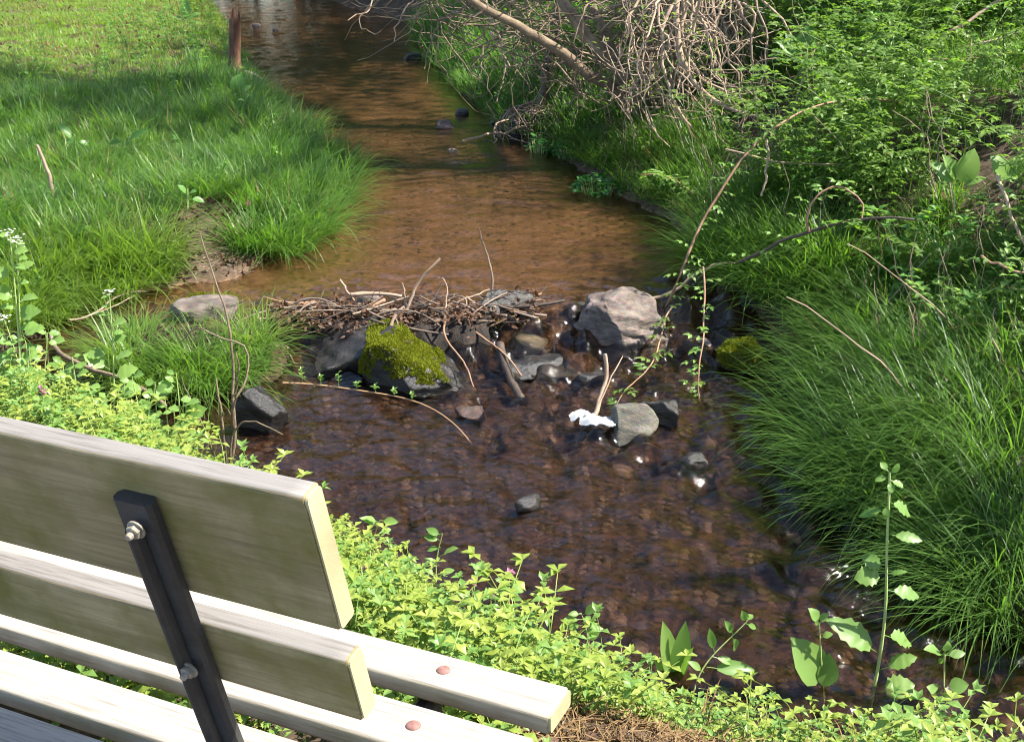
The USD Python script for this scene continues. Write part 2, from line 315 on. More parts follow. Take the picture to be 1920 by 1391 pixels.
def H(x, y):
    a = ndimage.map_coordinates(HT, [(np.atleast_1d(y).astype(float) - Y0) / DS, (np.atleast_1d(x).astype(float) - X0) / DS], order=1, mode='nearest')
    return a if np.ndim(x) else float(a[0])
def S(x, y):
    a = ndimage.map_coordinates(SD, [(np.atleast_1d(y).astype(float) - Y0) / DS, (np.atleast_1d(x).astype(float) - X0) / DS], order=1, mode='nearest')
    return a if np.ndim(x) else float(a[0])
def ground(px, py):
    """Where the ray through a pixel of the photograph meets the ground."""
    d = ray(px, py); t = np.linspace(1.0, 34, 4000); P = EYE + t[:, None] * d
    below = P[:, 2] < H(P[:, 0], P[:, 1]); k = np.argmax(below) if below.any() else -1
    return P[k]
def pix(P):
    P = np.asarray(P, float) - EYE; d = P @ FWD
    return 960 + FPX * (P @ RIGHT) / d, 695.5 - FPX * (P @ UPV) / d, d

def in_view(x, y, z, mx=160, top=-220, bot=1500):
    px, py, d = pix(np.c_[x, y, z]); return (px > -mx) & (px < 1920 + mx) & (py > top) & (py < bot)
def build_ground():
    xs = np.r_[[-160, -80, -40, -22], np.arange(-13, -4, .12), np.arange(-4, 3.2, .03), np.arange(3.2, 9, .12), [9.05, 20, 40, 80, 160]]
    ys = np.r_[[-120, -40, -10, -3, -1], np.arange(.3, 7.5, .03), np.arange(7.5, 14, .05), np.arange(14, 30, .12), [30.1, 45, 80, 160, 260]]
    X, Y = np.meshgrid(xs, ys); Z = H(X, Y); S_ = S(X, Y)
    far = np.clip(np.maximum(np.abs(X + 2) - 12, np.maximum(Y - 30, 0)), 0, 60)
    Z = Z + .02 * far
    ny, nx = X.shape; i = (np.arange(ny - 1)[:, None] * nx + np.arange(nx - 1)[None]).ravel()
    q = np.c_[i, i + 1, i + nx + 1, i + nx]
    return (np.c_[X.ravel(), Y.ravel(), Z.ravel()], tris(q)), S_.ravel()
gmesh, gsd = build_ground()
M['ground'] = usdkit.material(stage, '/World/Looks/earth', {
    'g': ('geometry', {}), 'a': ('attribute', {'attribute': 'shore'}), 'ab': ('attribute', {'attribute': 'riffle'}),
    'n': ('noise_texture', {'scale': 26.0, 'detail': 8.0, 'roughness': .7}), 'v': ('voronoi_texture', {'scale': 48.0, 'feature': 'f1'}), 'nb': ('noise_texture', {'scale': 3.0, 'detail': 3.0}),
    're': ('rgb_ramp', {'ramp': [(.25, (.030, .020, .013)), (.5, (.060, .042, .028)), (.75, (.135, .098, .066))]}),
    'rb': ('rgb_ramp', {'ramp': [(.2, (.058, .032, .016)), (.5, (.122, .072, .038)), (.8, (.21, .130, .075))]}),
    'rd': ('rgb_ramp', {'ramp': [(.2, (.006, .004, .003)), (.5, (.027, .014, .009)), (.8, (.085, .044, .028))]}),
    'vm': ('mix', {'fac': .45}), 'vr': ('separate_color', {}), 'x1': ('mix', {}), 'x2': ('mix', {}),
    'b': ('bump', {'strength': .7, 'distance': .012}), 'p': ('principled_bsdf', {'roughness': .9, 'specular_ior_level': .2})},
    [('g.position', 'n.vector'), ('g.position', 'v.vector'), ('g.position', 'nb.vector'), ('n.fac', 're.fac'), ('n.color', 'vm.color1'), ('v.color', 'vm.color2'), ('vm.color', 'vr.color'), ('vr.r', 'rb.fac'), ('vr.r', 'rd.fac'),
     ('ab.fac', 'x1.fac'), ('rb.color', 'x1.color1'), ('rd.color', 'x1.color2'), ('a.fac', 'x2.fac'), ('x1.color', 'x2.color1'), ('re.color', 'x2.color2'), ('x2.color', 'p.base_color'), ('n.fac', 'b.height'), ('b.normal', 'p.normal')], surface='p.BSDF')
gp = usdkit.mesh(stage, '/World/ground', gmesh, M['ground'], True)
pv = UsdGeom.PrimvarsAPI(gp)
pv.CreatePrimvar('shore', Sdf.ValueTypeNames.FloatArray, 'vertex').Set(Vt.FloatArray.FromNumpy(sstep(-.06, .05, gsd).astype(np.float32)))
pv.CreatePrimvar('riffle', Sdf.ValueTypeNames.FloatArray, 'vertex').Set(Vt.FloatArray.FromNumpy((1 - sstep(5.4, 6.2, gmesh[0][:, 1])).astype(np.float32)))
setcd(gp.GetPrim(), kind='structure', label='brown earth banks and gravelly stream bed', category='ground')

def build_water():
    xs = np.arange(-2.9, 2.3, .0105); ys = np.r_[np.arange(2.3, 6.4, .010), np.arange(6.4, 10, .025), np.arange(10, 30, .07)]
    X, Y = np.meshgrid(xs, ys)
    shift = np.interp(Y, [0, 9, 11, 15, 19, 24, 30], [0, 0, -.9, -2.2, -3.6, -5.2, -7.5])    # the mesh follows the stream
    wide = np.interp(Y, [0, 9, 18, 30], [1, 1, 1.1, 3.5]); X = X * wide + shift
    riff = 1 - sstep(5.9, 6.6, Y)
    def waves(n, l0, l1, spread, slope, seed):
        q = rng_of(seed); out = 0
        wx = X + .05 * meshkit.fbm(np.stack([X * 3, Y * 3, X * 0], -1), 2, seed); wy = Y + .05 * meshkit.fbm(np.stack([X * 3, Y * 3, X * 0 + 9], -1), 2, seed)
        for _ in range(n):
            l = l0 * (l1 / l0) ** q.random(); a = -math.pi / 2 + q.normal(0, spread); k = 2 * math.pi / l
            out = out + slope * l / (2 * math.pi) * math.sqrt(2 / n) * np.sin(k * (wx * math.cos(a) + wy * math.sin(a)) + q.uniform(0, 6.28))
        return out
    low = waves(60, .045, .28, 1.1, .40, 21); high = waves(36, .09, .5, .7, .05, 22)
    fall = np.exp(-((Y - 5.6) / .35) ** 2)
    patch = .35 + 1.1 * sstep(.35, .65, meshkit.fbm(np.stack([X * 1.6, Y * 1.3, X * 0 + 3], -1), 2, 31))
    Z = level(X, Y) + (riff * patch + fall * .9) * low + (1 - riff) * high * (.6 + .4 * sstep(12, 7, Y))
    keep = (S(X, Y) < .12) & (H(X, Y) < Z + .05)
    ny, nx = X.shape; i = (np.arange(ny - 1)[:, None] * nx + np.arange(nx - 1)[None]).ravel(); k = keep.ravel()
    q = np.c_[i, i + 1, i + nx + 1, i + nx]; q = q[k[q].all(1)]
    ids = np.unique(q); re = np.full(X.size, -1); re[ids] = np.arange(len(ids))
    return np.c_[X.ravel(), Y.ravel(), Z.ravel()][ids], tris(re[q])
M['water'] = usdkit.material(stage, '/World/Looks/clear_water', {
    'g': ('geometry', {}), 'mp': ('mapping', {'scale': (1, .75, 1), 'rotation': (0, 0, .5)}), 'n': ('noise_texture', {'scale': 30.0, 'detail': 4.0, 'roughness': .6, 'distortion': .8}), 'b': ('bump', {'strength': .9}),
    'sp': ('separate_xyz', {}), 'md': ('map_range', {'from_min': 5.6, 'from_max': 6.6, 'to_min': .004, 'to_max': .004}),
    'fr': ('fresnel', {'IOR': 1.33}), 't': ('transparent_bsdf', {'color': (.78, .70, .60)}), 'gl': ('glossy_bsdf', {'color': (1, 1, 1), 'roughness': .04}), 'x': ('mix_closure', {}), 'rf': ('refraction_bsdf', {'color': (.78, .70, .60), 'roughness': .05, 'IOR': 1.33}), 'y': ('mix_closure', {'fac': .55})},
    [('g.position', 'mp.vector'), ('mp.vector', 'n.vector'), ('n.fac', 'b.height'), ('g.position', 'sp.vector'), ('sp.y', 'md.value'), ('md.result', 'b.distance'), ('b.normal', 'fr.normal'), ('b.normal', 'gl.normal'), ('fr.fac', 'x.fac'), ('t.BSDF', 'y.closure1'), ('rf.BSDF', 'y.closure2'), ('b.normal', 'rf.normal'), ('y.closure', 'x.closure1'), ('gl.BSDF', 'x.closure2')], surface='x.closure')
wp = usdkit.mesh(stage, '/World/water', build_water(), M['water'], True)
setcd(wp.GetPrim(), kind='structure', label='clear shallow stream water running over gravel', category='water')

# ------------------------------------------------------------------ rocks
def rock(size, seed, res=.022, amp=.12, flat=0.0, cuts=5, strata=0.0, rnd=.62, it=6):
    g = rng_of(seed)
    p = g.normal(size=(26, 3)); p /= np.linalg.norm(p, axis=1)[:, None]; p = np.sign(p) * np.abs(p) ** rnd
    p *= g.uniform(.8, 1.05, (26, 1))
    m = manifold3d.Manifold.hull_points(p.astype(np.float32))
    for _ in range(cuts):
        d = g.normal(size=3); d /= np.linalg.norm(d); m = m.trim_by_plane([float(x) for x in -d], float(-g.uniform(.62, .85)))
    if flat: m = m.trim_by_plane([0.12, -.1, -1.0], -(1 - flat))
    sz = np.asarray(size) / 2
    m = m.scale([float(x) for x in sz]).refine_to_length(float(res))
    mm = m.to_mesh(); t = trimesh.Trimesh(mm.vert_properties[:, :3], mm.tri_verts)
    trimesh.smoothing.filter_taubin(t, iterations=it)
    v = np.array(t.vertices); nrm = np.array(t.vertex_normals); k = float(np.mean(sz))
    d = (meshkit.fbm(v / k * 1.7 + seed, 5, seed % 31) - .5) * amp * 2 * k
    d += (np.abs(meshkit.fbm(v / k * 4 + seed * 2, 4, seed % 17) - .5)) * -amp * 1.0 * k
    d += (meshkit.fbm(v / k * 9, 4, seed % 13) - .5) * amp * .35 * k
    if strata: d += strata * k * (meshkit.fbm(np.c_[v[:, 0] / k * 1.2, v[:, 1] / k * 1.2, v[:, 2] / k * 9 + v[:, 0] / k * 2], 3, 5) - .5)
    return v + nrm * d[:, None], np.array(t.faces)
def fuzz(vf, dens, L, seed, where, w=.004):
    """Short moss spikes on the faces that where(centres, normals) picks."""
    t = trimesh.Trimesh(*vf, process=False); g = rng_of(seed)
    ok = where(t.triangles_center, t.face_normals); ar = t.area_faces * ok
    n = int(dens * ar.sum()); i = g.choice(len(ar), n, p=ar / ar.sum())
    b = g.random((n, 2)); fl = b.sum(1) > 1; b[fl] = 1 - b[fl]
    tr = t.triangles[i]; P = tr[:, 0] + b[:, :1] * (tr[:, 1] - tr[:, 0]) + b[:, 1:] * (tr[:, 2] - tr[:, 0])
    d = t.face_normals[i] + g.normal(0, .55, (n, 3)) + [0, 0, .4]; d /= np.linalg.norm(d, axis=1)[:, None]
    s = np.cross(d, g.normal(size=(n, 3))); s /= np.linalg.norm(s, axis=1)[:, None]
    ll = (L * g.uniform(.5, 1.3, n))[:, None] * (.4 + 1.2 * meshkit.fbm(P * 25, 2, 3))[:, None]
    v = np.stack([P - s * w, P + s * w, P + d * ll], 1).reshape(-1, 3)
    return v, np.arange(3 * n).reshape(-1, 3)
def stand(px, py, z, size):
    """Centre of a stone whose waterline front is at the pixel."""
    p = at(px, py, z); return np.array([p[0], p[1] + size[1] * .42, z])

# ------------------------------------------------------------------ bench
def build_bench():
    k = 1.1
    az = math.radians(-64.61); ox, oy = -.2325 * k, 1.230 * k
    b = thing('park_bench', 'weathered wooden park bench with dark steel back bracket beside the stream', 'bench', (ox, oy, CZ), math.pi / 2 - az)
    # local: x along the bench (to its left end), -y towards the stream... y axis = left of x
    th, t, w1, gap, w2 = .2368, .0345 * k, .2085 * k, .0543 * k, .1094 * k
    z1, zs, vF, wF, ts = -.6424 * k, -1.155 * k, .3729 * k, .0816 * k, .0345 * k
    gG, wG, gH, wH, gI, us = .0487 * k, .0946 * k, .0462 * k, .0821 * k, .0302 * k, -.1282 * k
    LEN = 1.75
    def V(x, v, z): return np.stack([np.asarray(x, float), -np.asarray(v, float), np.asarray(z, float)], -1)
    dd = np.array([math.sin(th), -math.cos(th)]); nn = np.array([math.cos(th), math.sin(th)])
    def board(x0, x1, org, da, db, wa, wb, seed, rad=.008):
        """A board from x0 to x1; its section spans wa along da and wb along db from org in the (v, z) plane."""
        xs = np.r_[x0, x0 + .004, np.linspace(x0 + .03, x1 - .03, 44), x1 - .004, x1]
        r = rad; cs = []
        for cx, cy, a0 in ((wa - r, wb - r, 0), (r, wb - r, 90), (r, r, 180), (wa - r, r, 270)):
            for a in (a0, a0 + 30, a0 + 60, a0 + 90): cs.append((cx + r * math.cos(math.radians(a)), cy + r * math.sin(math.radians(a))))
        cs = np.array(cs); mid = np.array([wa / 2, wb / 2]); K = len(cs); vs = []
        for i, x in enumerate(xs):
            ins = .003 if i in (0, len(xs) - 1) else 0
            q = mid + (cs - mid) * (1 - ins / min(wa, wb) * 2)
            P = org + q[:, :1] * da + q[:, 1:] * db
            wv = (meshkit.fbm(np.c_[np.full(K, x * 3 + seed), q * 20], 3, seed) - .5) * .004
            P = P + wv[:, None] * np.array([da, db]).mean(0)
            vs.append(V(np.full(K, x), P[:, 0], P[:, 1]))
        v = np.vstack(vs); i = np.arange(len(xs) - 1)[:, None] * K; j = np.arange(K)[None]; j2 = (j + 1) % K
        f = tris(np.stack([i + j, i + K + j, i + K + j2, i + j2], -1).reshape(-1, 4))
        c0, c1 = V([x0], [(org + mid @ np.array([da, db]))[0]], [(org + mid @ np.array([da, db]))[1]]), V([x1], [(org + mid @ np.array([da, db]))[0]], [(org + mid @ np.array([da, db]))[1]])
        v = np.vstack([v, c0, c1]); n = len(v); jj = np.arange(K)
        return v, np.vstack([f, np.c_[np.full(K, n - 2), jj, (jj + 1) % K], np.c_[np.full(K, n - 1), (len(xs) - 1) * K + (jj + 1) % K, (len(xs) - 1) * K + jj]])
    top = np.array([0, z1])
    bw = [part(b, 'back_board', board(0, LEN, top, dd, nn, w1, t, 3), M['back_wood'], 40, label='wide upper back board')]
    bw.append(part(b, 'back_board', board(.004, LEN, top + (w1 + gap) * dd, dd, nn, w2, t, 4), M['back_wood'], 40, label='narrow lower back board'))
    def grain(parent, x0, org, da, db, wa, wb, r=.009):
        cs = []
        for cx, cy, a0 in ((wa - r, wb - r, 0), (r, wb - r, 90), (r, r, 180), (wa - r, r, 270)):
            for a in (a0, a0 + 30, a0 + 60, a0 + 90): cs.append((cx + (r - .003) * math.cos(math.radians(a)), cy + (r - .003) * math.sin(math.radians(a))))
        cs = np.array(cs); P = org + cs[:, :1] * da + cs[:, 1:] * db; K = len(cs); o2 = P.mean(0)
        v = np.vstack([V(np.full(K, x0 - .0025), P[:, 0], P[:, 1]), V(np.full(K, x0 + .002), P[:, 0], P[:, 1]), V([x0 - .0025], [o2[0]], [o2[1]])]); jj = np.arange(K)
        part(parent, 'end_grain', (v, np.vstack([tris(np.c_[jj, (jj + 1) % K, K + (jj + 1) % K, K + jj]), np.c_[jj, np.full(K, 2 * K), (jj + 1) % K]])), M['end_wood'], False)
    grain(bw[0], 0, top, dd, nn, w1, t); grain(bw[1], .004, top + (w1 + gap) * dd, dd, nn, w2, t)
    e1, e2 = np.array([1., 0]), np.array([0, -1.])
    def seat(vn, w, seed, name='seat_board', label=None):
        q = part(b, name, board(us, LEN + .2, np.array([vn, zs]), e1, e2, w, ts, seed), M['seat_wood'], 40, label=label)
        grain(q, us, np.array([vn, zs]), e1, e2, w, ts); return q
    vGn = vF - gG - wG; vHn = vGn - gH - wH; vIn = vHn - gI - wH
    seat(vF, wF, 5, label='front seat board beside the plants'); seat(vGn, wG, 6); seat(vHn, wH, 7); seat(vIn, wH, 8)
    # bracket: a bent steel channel behind the back boards, going down under the seat
    xb = .270
    def bar(path, xw, dep, off):
        P = np.array(path); vs = []; n = len(P)
        tg = np.gradient(P, axis=0); tg /= np.linalg.norm(tg, axis=1)[:, None]; nr = np.c_[tg[:, 1], -tg[:, 0]]
        r = .006
        sec = [(-xw / 2 + r, 0), (xw / 2 - r, 0), (xw / 2, r), (xw / 2, dep - r), (xw / 2 - r, dep), (-xw / 2 + r, dep), (-xw / 2, dep - r), (-xw / 2, r)]
        for p, q in zip(P, nr):
            for sx, sd in sec:
                pv_ = p + q * (sd + off); vs.append(V(xb + sx, pv_[0], pv_[1]))
        v = np.array(vs); K = 8; i = np.arange(n - 1)[:, None] * K; j = np.arange(K)[None]; j2 = (j + 1) % K
        f = tris(np.stack([i + j, i + j2, i + K + j2, i + K + j], -1).reshape(-1, 4)); v = np.vstack([v, v[:K].mean(0), v[-K:].mean(0)]); N = len(v); jj = np.arange(K)
        return v, np.vstack([f, np.c_[np.full(K, N - 2), (jj + 1) % K, jj], np.c_[np.full(K, N - 1), (n - 1) * K + jj, (n - 1) * K + (jj + 1) % K]])
    a0 = top + .052 * dd - .001 * nn; a1 = top + (w1 + gap + w2 + .05) * dd - .001 * nn
    path = [a0 + (a1 - a0) * s for s in np.linspace(0, 1, 12)]
    low = np.array([a1[0] + .06, zs - .12]); path += [a1 + (low - a1) * s for s in np.linspace(.1, 1, 6)]
    ip = np.array([.0, 0])
    br = part(b, 'back_bracket', bar(path, .064, .022, .0), M['iron'], 40)
    part(b, 'bracket_rib', bar([p for p in path[1:]], .016, .026, .018), M['iron'], 40)
    def cyl(P, ax, r, h, n=6):
        ax = np.asarray(ax, float) / np.linalg.norm(ax); return tube([P, P + ax * h * .85, P + ax * h], [r, r, r * .8], n)
    nv = V(0, -nn[0], -nn[1])
    for q in (.36 * w1, w1 + gap + .5 * w2):
        c_ = top + q * dd; P = V(xb - .012, c_[0], c_[1]) + nv * .038
        bo = part(b, 'bolt', MB().add(cyl(P, nv, .0055, .017, 10)).add(cyl(P, nv, .0105, .009, 6)).get(), M['bolt'], 30)
        part(bo, 'washer', cyl(P - nv * .002, nv, .014, .003, 16), M['bolt'], 30)
    # carriage-bolt heads on the seat
    for v_, x_ in ((vF + wF * .5, us + .215), (vGn + wG * .5, us + .19), (vHn + wH * .5, us + .19)):
        d_ = trimesh.creation.icosphere(2, .0125); d_.vertices *= [1, 1, .35]; d_.apply_translation(V(x_, v_, zs))
        part(b, 'bolt_head', (np.array(d_.vertices), np.array(d_.faces)), M['rust'], True)
    # two leg frames below the seat
    for x_ in (.10, LEN - .10):
        lm = MB()
        for v0, v1 in ((vF + wF * .4, vF + wF * .6), (vIn + .05, vIn - .03)):
            lm.add(tube([V(x_, v0, zs - ts - .002), V(x_, v1, .545 - CZ)], .022, 8))
        part(b, 'leg_frame', lm.add(tube([V(x_, vIn + .02, zs - ts - .03), V(x_, vF + wF * .7, zs - ts - .03)], .02, 8)).get(), M['iron'], 30)
    return b
build_bench()

# ------------------------------------------------------------------ stones of the dam and in the stream
def moss_on(parent, vf, seed, where, dens=60000, L=.012):
    part(parent, 'moss', fuzz(vf, dens, L, seed, where), M['moss'], kind='stuff')
def stone(px, py, z, size, seed, mat, label, name='stone', rot=0.0, dz=0.0, moss=None, group=None, tilt=0.0, lean=0.0, **kw):
    c = stand(px, py, z, size) + [0, 0, dz]
    t = thing(name, label, name.split('_')[-1], c, 0, group)
    v, f = rock(size, seed, **kw)
    cy, sy = math.cos(tilt), math.sin(tilt); v = v @ np.array([[cy, 0, -sy], [0, 1, 0], [sy, 0, cy]])
    vf = moved((v, f), (0, 0, 0), rot); cl, sl = math.cos(lean), math.sin(lean); vf = vf[0] @ np.array([[1, 0, 0], [0, cl, sl], [0, -sl, cl]]), f
    part(t, 'rock', vf, M[mat], 45)
    if moss: moss_on(t, vf, seed, *moss)
    return t
stone(1168, 668, 0.0, (.56, .48, .44), 3, 'pale_rock', 'big pale craggy boulder with the water pouring past its left side', 'boulder', .3, .06, res=.011, strata=.15, amp=.15, cuts=7)
stone(628, 700, 0.0, (.72, .48, .22), 12, 'dark_rock', 'long dark sloping slab at the left end of the dam', 'boulder', -.1, .02, res=.018, strata=.14, amp=.10, tilt=-.22, moss=(lambda c, n: (c[:, 0] > .14) & (n[:, 2] > .2) & (meshkit.fbm(c * 14, 2, 4) > .42), 50000, .014))
stone(786, 738, 0.0, (.62, .46, .35), 7, 'dark_rock', 'rounded boulder covered with bright yellow green moss in the middle of the dam', 'boulder', .05, .05, res=.015, amp=.10, strata=.10, lean=.34, cuts=1, rnd=.72, it=20, moss=(lambda c, n: (n[:, 2] > .0) & (meshkit.fbm(c * 22, 3, 5) > .36 + .5 * sstep(.05, -.06, c[:, 2])) & (c[:, 2] > -.02 + .09 * meshkit.fbm(c * 9, 3, 8) - .04 - .12 * sstep(.06, .24, c[:, 0])), 85000, .013))
stone(952, 632, 0.03, (.36, .30, .38), 9, 'dark_rock', 'dark wet block with green algae between the mossy boulder and the spill', 'stone', .2, .045, res=.016, strata=.2, amp=.16, moss=(lambda c, n: (c[:, 1] < -.02) & (c[:, 2] < .07) & (meshkit.fbm(c * 20, 2, 4) > .45), 40000, .008))
stone(990, 668, 0.0, (.17, .15, .14), 21, 'grey_rock', 'small speckled wedge of rock just below the dark wet block', 'stone', .5, .02, res=.014, cuts=8)
stone(1005, 712, -.02, (.38, .24, .12), 23, 'dark_rock', 'low flat wet slab awash in front of the dam', 'stone', .1, .02, res=.016, flat=.4)
stone(1105, 722, -.03, (.20, .14, .09), 24, 'dark_rock', 'small dark stone awash under the upright pale stick', 'stone', .4, .01, res=.014)
stone(1398, 694, 0.0, (.22, .20, .20), 27, 'grey_rock', 'small round stone capped with moss by the right bank grass', 'stone', .0, .03, res=.014, amp=.07, cuts=3, moss=(lambda c, n: c[:, 2] > -.03, 90000, .016))
stone(1312, 664, 0.0, (.16, .13, .11), 28, 'pale_rock', 'low pale stone to the left of the moss capped stone', 'stone', .2, .015, res=.014, flat=.3)
stone(1196, 822, 0.0, (.25, .20, .19), 31, 'grey_rock', 'grey green rounded stone in mid stream beside the white litter', 'stone', .15, .02, res=.014, cuts=4, amp=.08)
stone(1240, 796, 0.0, (.21, .10, .20), 37, 'dark_rock', 'jagged dark pointed stone leaning behind the grey green stone', 'stone', -.35, .01, res=.013, cuts=9, amp=.2)
stone(882, 796, -.02, (.15, .12, .10), 33, 'bed_stone', 'brown wet stone just awash below the mossy boulder', 'stone', .3, .01, res=.013)
stone(490, 812, 0.0, (.26, .20, .30), 35, 'dark_rock', 'black pointed slab by the near bank under the forked dead twig', 'stone', -.5, .03, res=.014, cuts=9, tilt=.35)
stone(372, 618, .15, (.36, .32, .16), 41, 'pale_rock', 'flat pale rock lying among the grass of the islet', 'stone', .2, .06, res=.016, flat=.35, moss=(lambda c, n: (n[:, 2] > .3) & (c[:, 1] > .06), 60000, .014))
stone(1300, 884, -.01, (.12, .10, .09), 43, 'dark_rock', 'small black stone breaking the surface in the right of the riffle', 'stone', .3, .01, res=.012)
stone(992, 962, -.01, (.13, .09, .08), 44, 'dark_rock', 'small black stone breaking the surface in the middle of the riffle', 'stone', .8, .01, res=.012)
stone(1420, 600, .05, (.20, .18, .24), 46, 'dark_rock', 'dark algae covered stone set in the right bank at the dam end', 'stone', .8, .05, res=.014, moss=(lambda c, n: (c[:, 0] < 0) & (meshkit.fbm(c * 18, 2, 4) > .5), 40000, .008))
stone(690, 572, UPZ, (.16, .12, .11), 47, 'pale_rock', 'pale brown stone sitting on top of the stick dam', 'stone', .6, .01, res=.013)
stone(1085, 590, UPZ - .03, (.18, .14, .10), 48, 'dark_rock', 'small wet stone on the lip of the spill left of the big boulder', 'stone', .6, -.01, res=.013)
stone(834, 241, UPZ, (.17, .13, .12), 51, 'pale_rock', 'pale grey stone standing alone in the upper stream', 'stone', .3, .015, res=.014, cuts=3)
stone(866, 217, UPZ, (.15, .12, .10), 52, 'dark_rock', 'dim stone behind the lone pale grey stone', 'stone', .3, .01, res=.014)
stone(935, 232, UPZ, (.22, .18, .14), 53, 'dark_rock', 'dark stone at the foot of the root mass upstream', 'stone', .5, .01, res=.016)
for i, (px, py, sz) in enumerate([(480, 52, .14), (516, 58, .10), (832, 92, .12), (848, 288, .09), (770, 112, .22)]):
    stone(px, py, UPZ, (sz, sz * .8, sz * .6), 60 + i, 'pale_rock' if i != 4 else 'dark_rock', ['pale stone in the far shaded water right of the stump', 'smaller pale stone in the far shaded water', 'small stone by the far right bank', 'brown pebble poking out of the sunny pool', 'dark stone under the far right bank grass'][i], 'stone', .3, .01, res=.016, cuts=3)

def bed_points(n, seed, y0, y1, smax, dens=None):
    g = rng_of(seed); x, y = g.uniform(-3, 2.2, n * 8), g.uniform(y0, y1, n * 8)
    k = (S(x, y) < smax) & in_view(x, y, x * 0, 60); return np.c_[x[k], y[k]][:n]
g = rng_of(5)
for i, (x, y) in enumerate(bed_points(170, 91, 2.6, 5.7, -.06)):
    sz = g.uniform(.035, .095); s3 = (sz * g.uniform(.9, 1.5), sz, sz * g.uniform(.5, .75))
    v, f = rock(s3, 200 + i, res=sz * .3, amp=.07, cuts=2)
    v, f = moved((v, f), (x, y, float(H(x, y)) - s3[2] * .05), g.uniform(0, 6.28))
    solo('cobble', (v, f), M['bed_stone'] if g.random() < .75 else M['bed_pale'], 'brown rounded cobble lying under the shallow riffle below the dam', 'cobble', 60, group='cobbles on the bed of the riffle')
def pebbles(sz, seed): return rock((sz * 1.3, sz, sz * .6), seed, res=sz * .55, amp=.05, cuts=2)
pp = bed_points(3000, 92, 2.5, 6.3, .0); pp2 = bed_points(900, 93, 6.0, 11, -.02)
pa = np.vstack([pp, pp2]); g = rng_of(7)
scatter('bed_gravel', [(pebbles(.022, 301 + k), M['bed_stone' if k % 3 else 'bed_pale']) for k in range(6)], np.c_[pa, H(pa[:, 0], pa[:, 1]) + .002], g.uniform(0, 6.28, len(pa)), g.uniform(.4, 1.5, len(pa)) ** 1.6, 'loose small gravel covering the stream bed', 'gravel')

# ------------------------------------------------------------------ sticks and litter of the dam
def stick(name, label, pts, r0, r1, mat, cat='stick', seed=1, wobble=.008, group=None, n=18, k=6, extra=None):
    P = wob(spline(pts, n), wobble, seed); t = thing(name, label, cat, P[0], 0, group)
    part(t, 'stem', tube(P - P[0], taper(n, r0, r1), k), M[mat], True)
    for e in (extra or []):
        Q = wob(spline(e[0], 10), wobble * .6, seed + 3); part(t, 'twig', tube(Q - P[0], taper(10, e[1], e[1] * .5), 5), M[mat], True)
    return t
def Y(*a): return [at_y(px, py, y) for px, py, y in a]
stick('weir_twig', 'tall pale curved twig standing up from the middle of the dam', Y((739, 596, 5.75), (762, 583, 5.75), (772, 555, 5.78), (790, 523, 5.8), (825, 486, 5.82)), .009, .005, 'vine', 'twig')
stick('weir_twig', 'short upright pale twig crossing the tall curved twig', Y((754, 531, 5.8), (758, 555, 5.8), (763, 590, 5.78)), .005, .006, 'vine', 'twig', 2)
stick('weir_twig', 'short pale twig poking up at the left of the dam', Y((637, 524, 5.95), (648, 540, 5.93), (664, 565, 5.9)), .005, .006, 'vine', 'twig', 3)
stick('weir_branch', 'forked branch draped down over the gap between slab and mossy boulder', Y((764, 573, 5.8), (739, 596, 5.62), (731, 627, 5.42), (721, 661, 5.3)), .012, .008, 'stick', 'branch', 4, extra=[(Y((732, 638, 5.4), (722, 652, 5.33), (700, 676, 5.25)), .006), (Y((733, 636, 5.4), (750, 640, 5.35), (775, 641, 5.32)), .004), (Y((742, 600, 5.6), (748, 615, 5.5), (750, 624, 5.5)), .005)])
stick('weir_twig', 'dark upright twig rising from the dam in front of the pool', Y((922, 543, 5.95), (920, 498, 5.98), (910, 467, 6.0), (897, 428, 6.0)), .008, .003, 'stick', 'twig', 5, extra=[(Y((912, 475, 6), (907, 462, 6.0), (906, 445, 6)), .003)])
stick('weir_twig', 'thin twig hanging over the right side of the mossy boulder', Y((834, 590, 5.7), (834, 610, 5.6), (840, 640, 5.38), (863, 671, 5.3), (880, 705, 5.15), (889, 733, 5.1)), .006, .003, 'red_stick', 'twig', 6)
stick('weir_log', 'short dark log leaning down into the water right of the mossy boulder', Y((937, 646, 5.5), (957, 709, 5.22), (978, 746, 5.0)), .022, .017, 'dark_bark', 'log', 7, k=9)
stick('weir_twig', 'thin twig lying along the short dark log', Y((890, 622, 5.6), (942, 661, 5.4), (978, 703, 5.15)), .005, .004, 'red_stick', 'twig', 8)
stick('upright_stick', 'upright stick with a pale broken top caught beside the white litter', Y((1134, 664, 4.9), (1135, 715, 4.87), (1117, 770, 4.78), (1081, 825, 4.65)), .009, .011, 'vine', 'stick', 9, extra=[(Y((1117, 770, 4.78), (1150, 700, 4.9), (1168, 668, 5)), .004)])
stick('weir_twig', 'pale twig slanting up along the right part of the dam', Y((830, 578, 5.9), (880, 558, 5.92), (922, 544, 5.95)), .006, .004, 'vine', 'twig', 10)
stick('weir_twig', 'thin twig with two prongs behind the mossy boulder', Y((838, 596, 5.75), (838, 560, 5.8), (840, 545, 5.82), (828, 520, 5.85)), .006, .003, 'vine', 'twig', 11, extra=[(Y((839, 566, 5.8), (845, 560, 5.8), (853, 553, 5.8)), .006)])
stick('half_buried_stick', 'pale stick lying on the muddy bank left of the pool', Y((328, 488, 6.75), (355, 505, 6.6), (383, 524, 6.45)), .013, .011, 'vine', 'stick', 12)
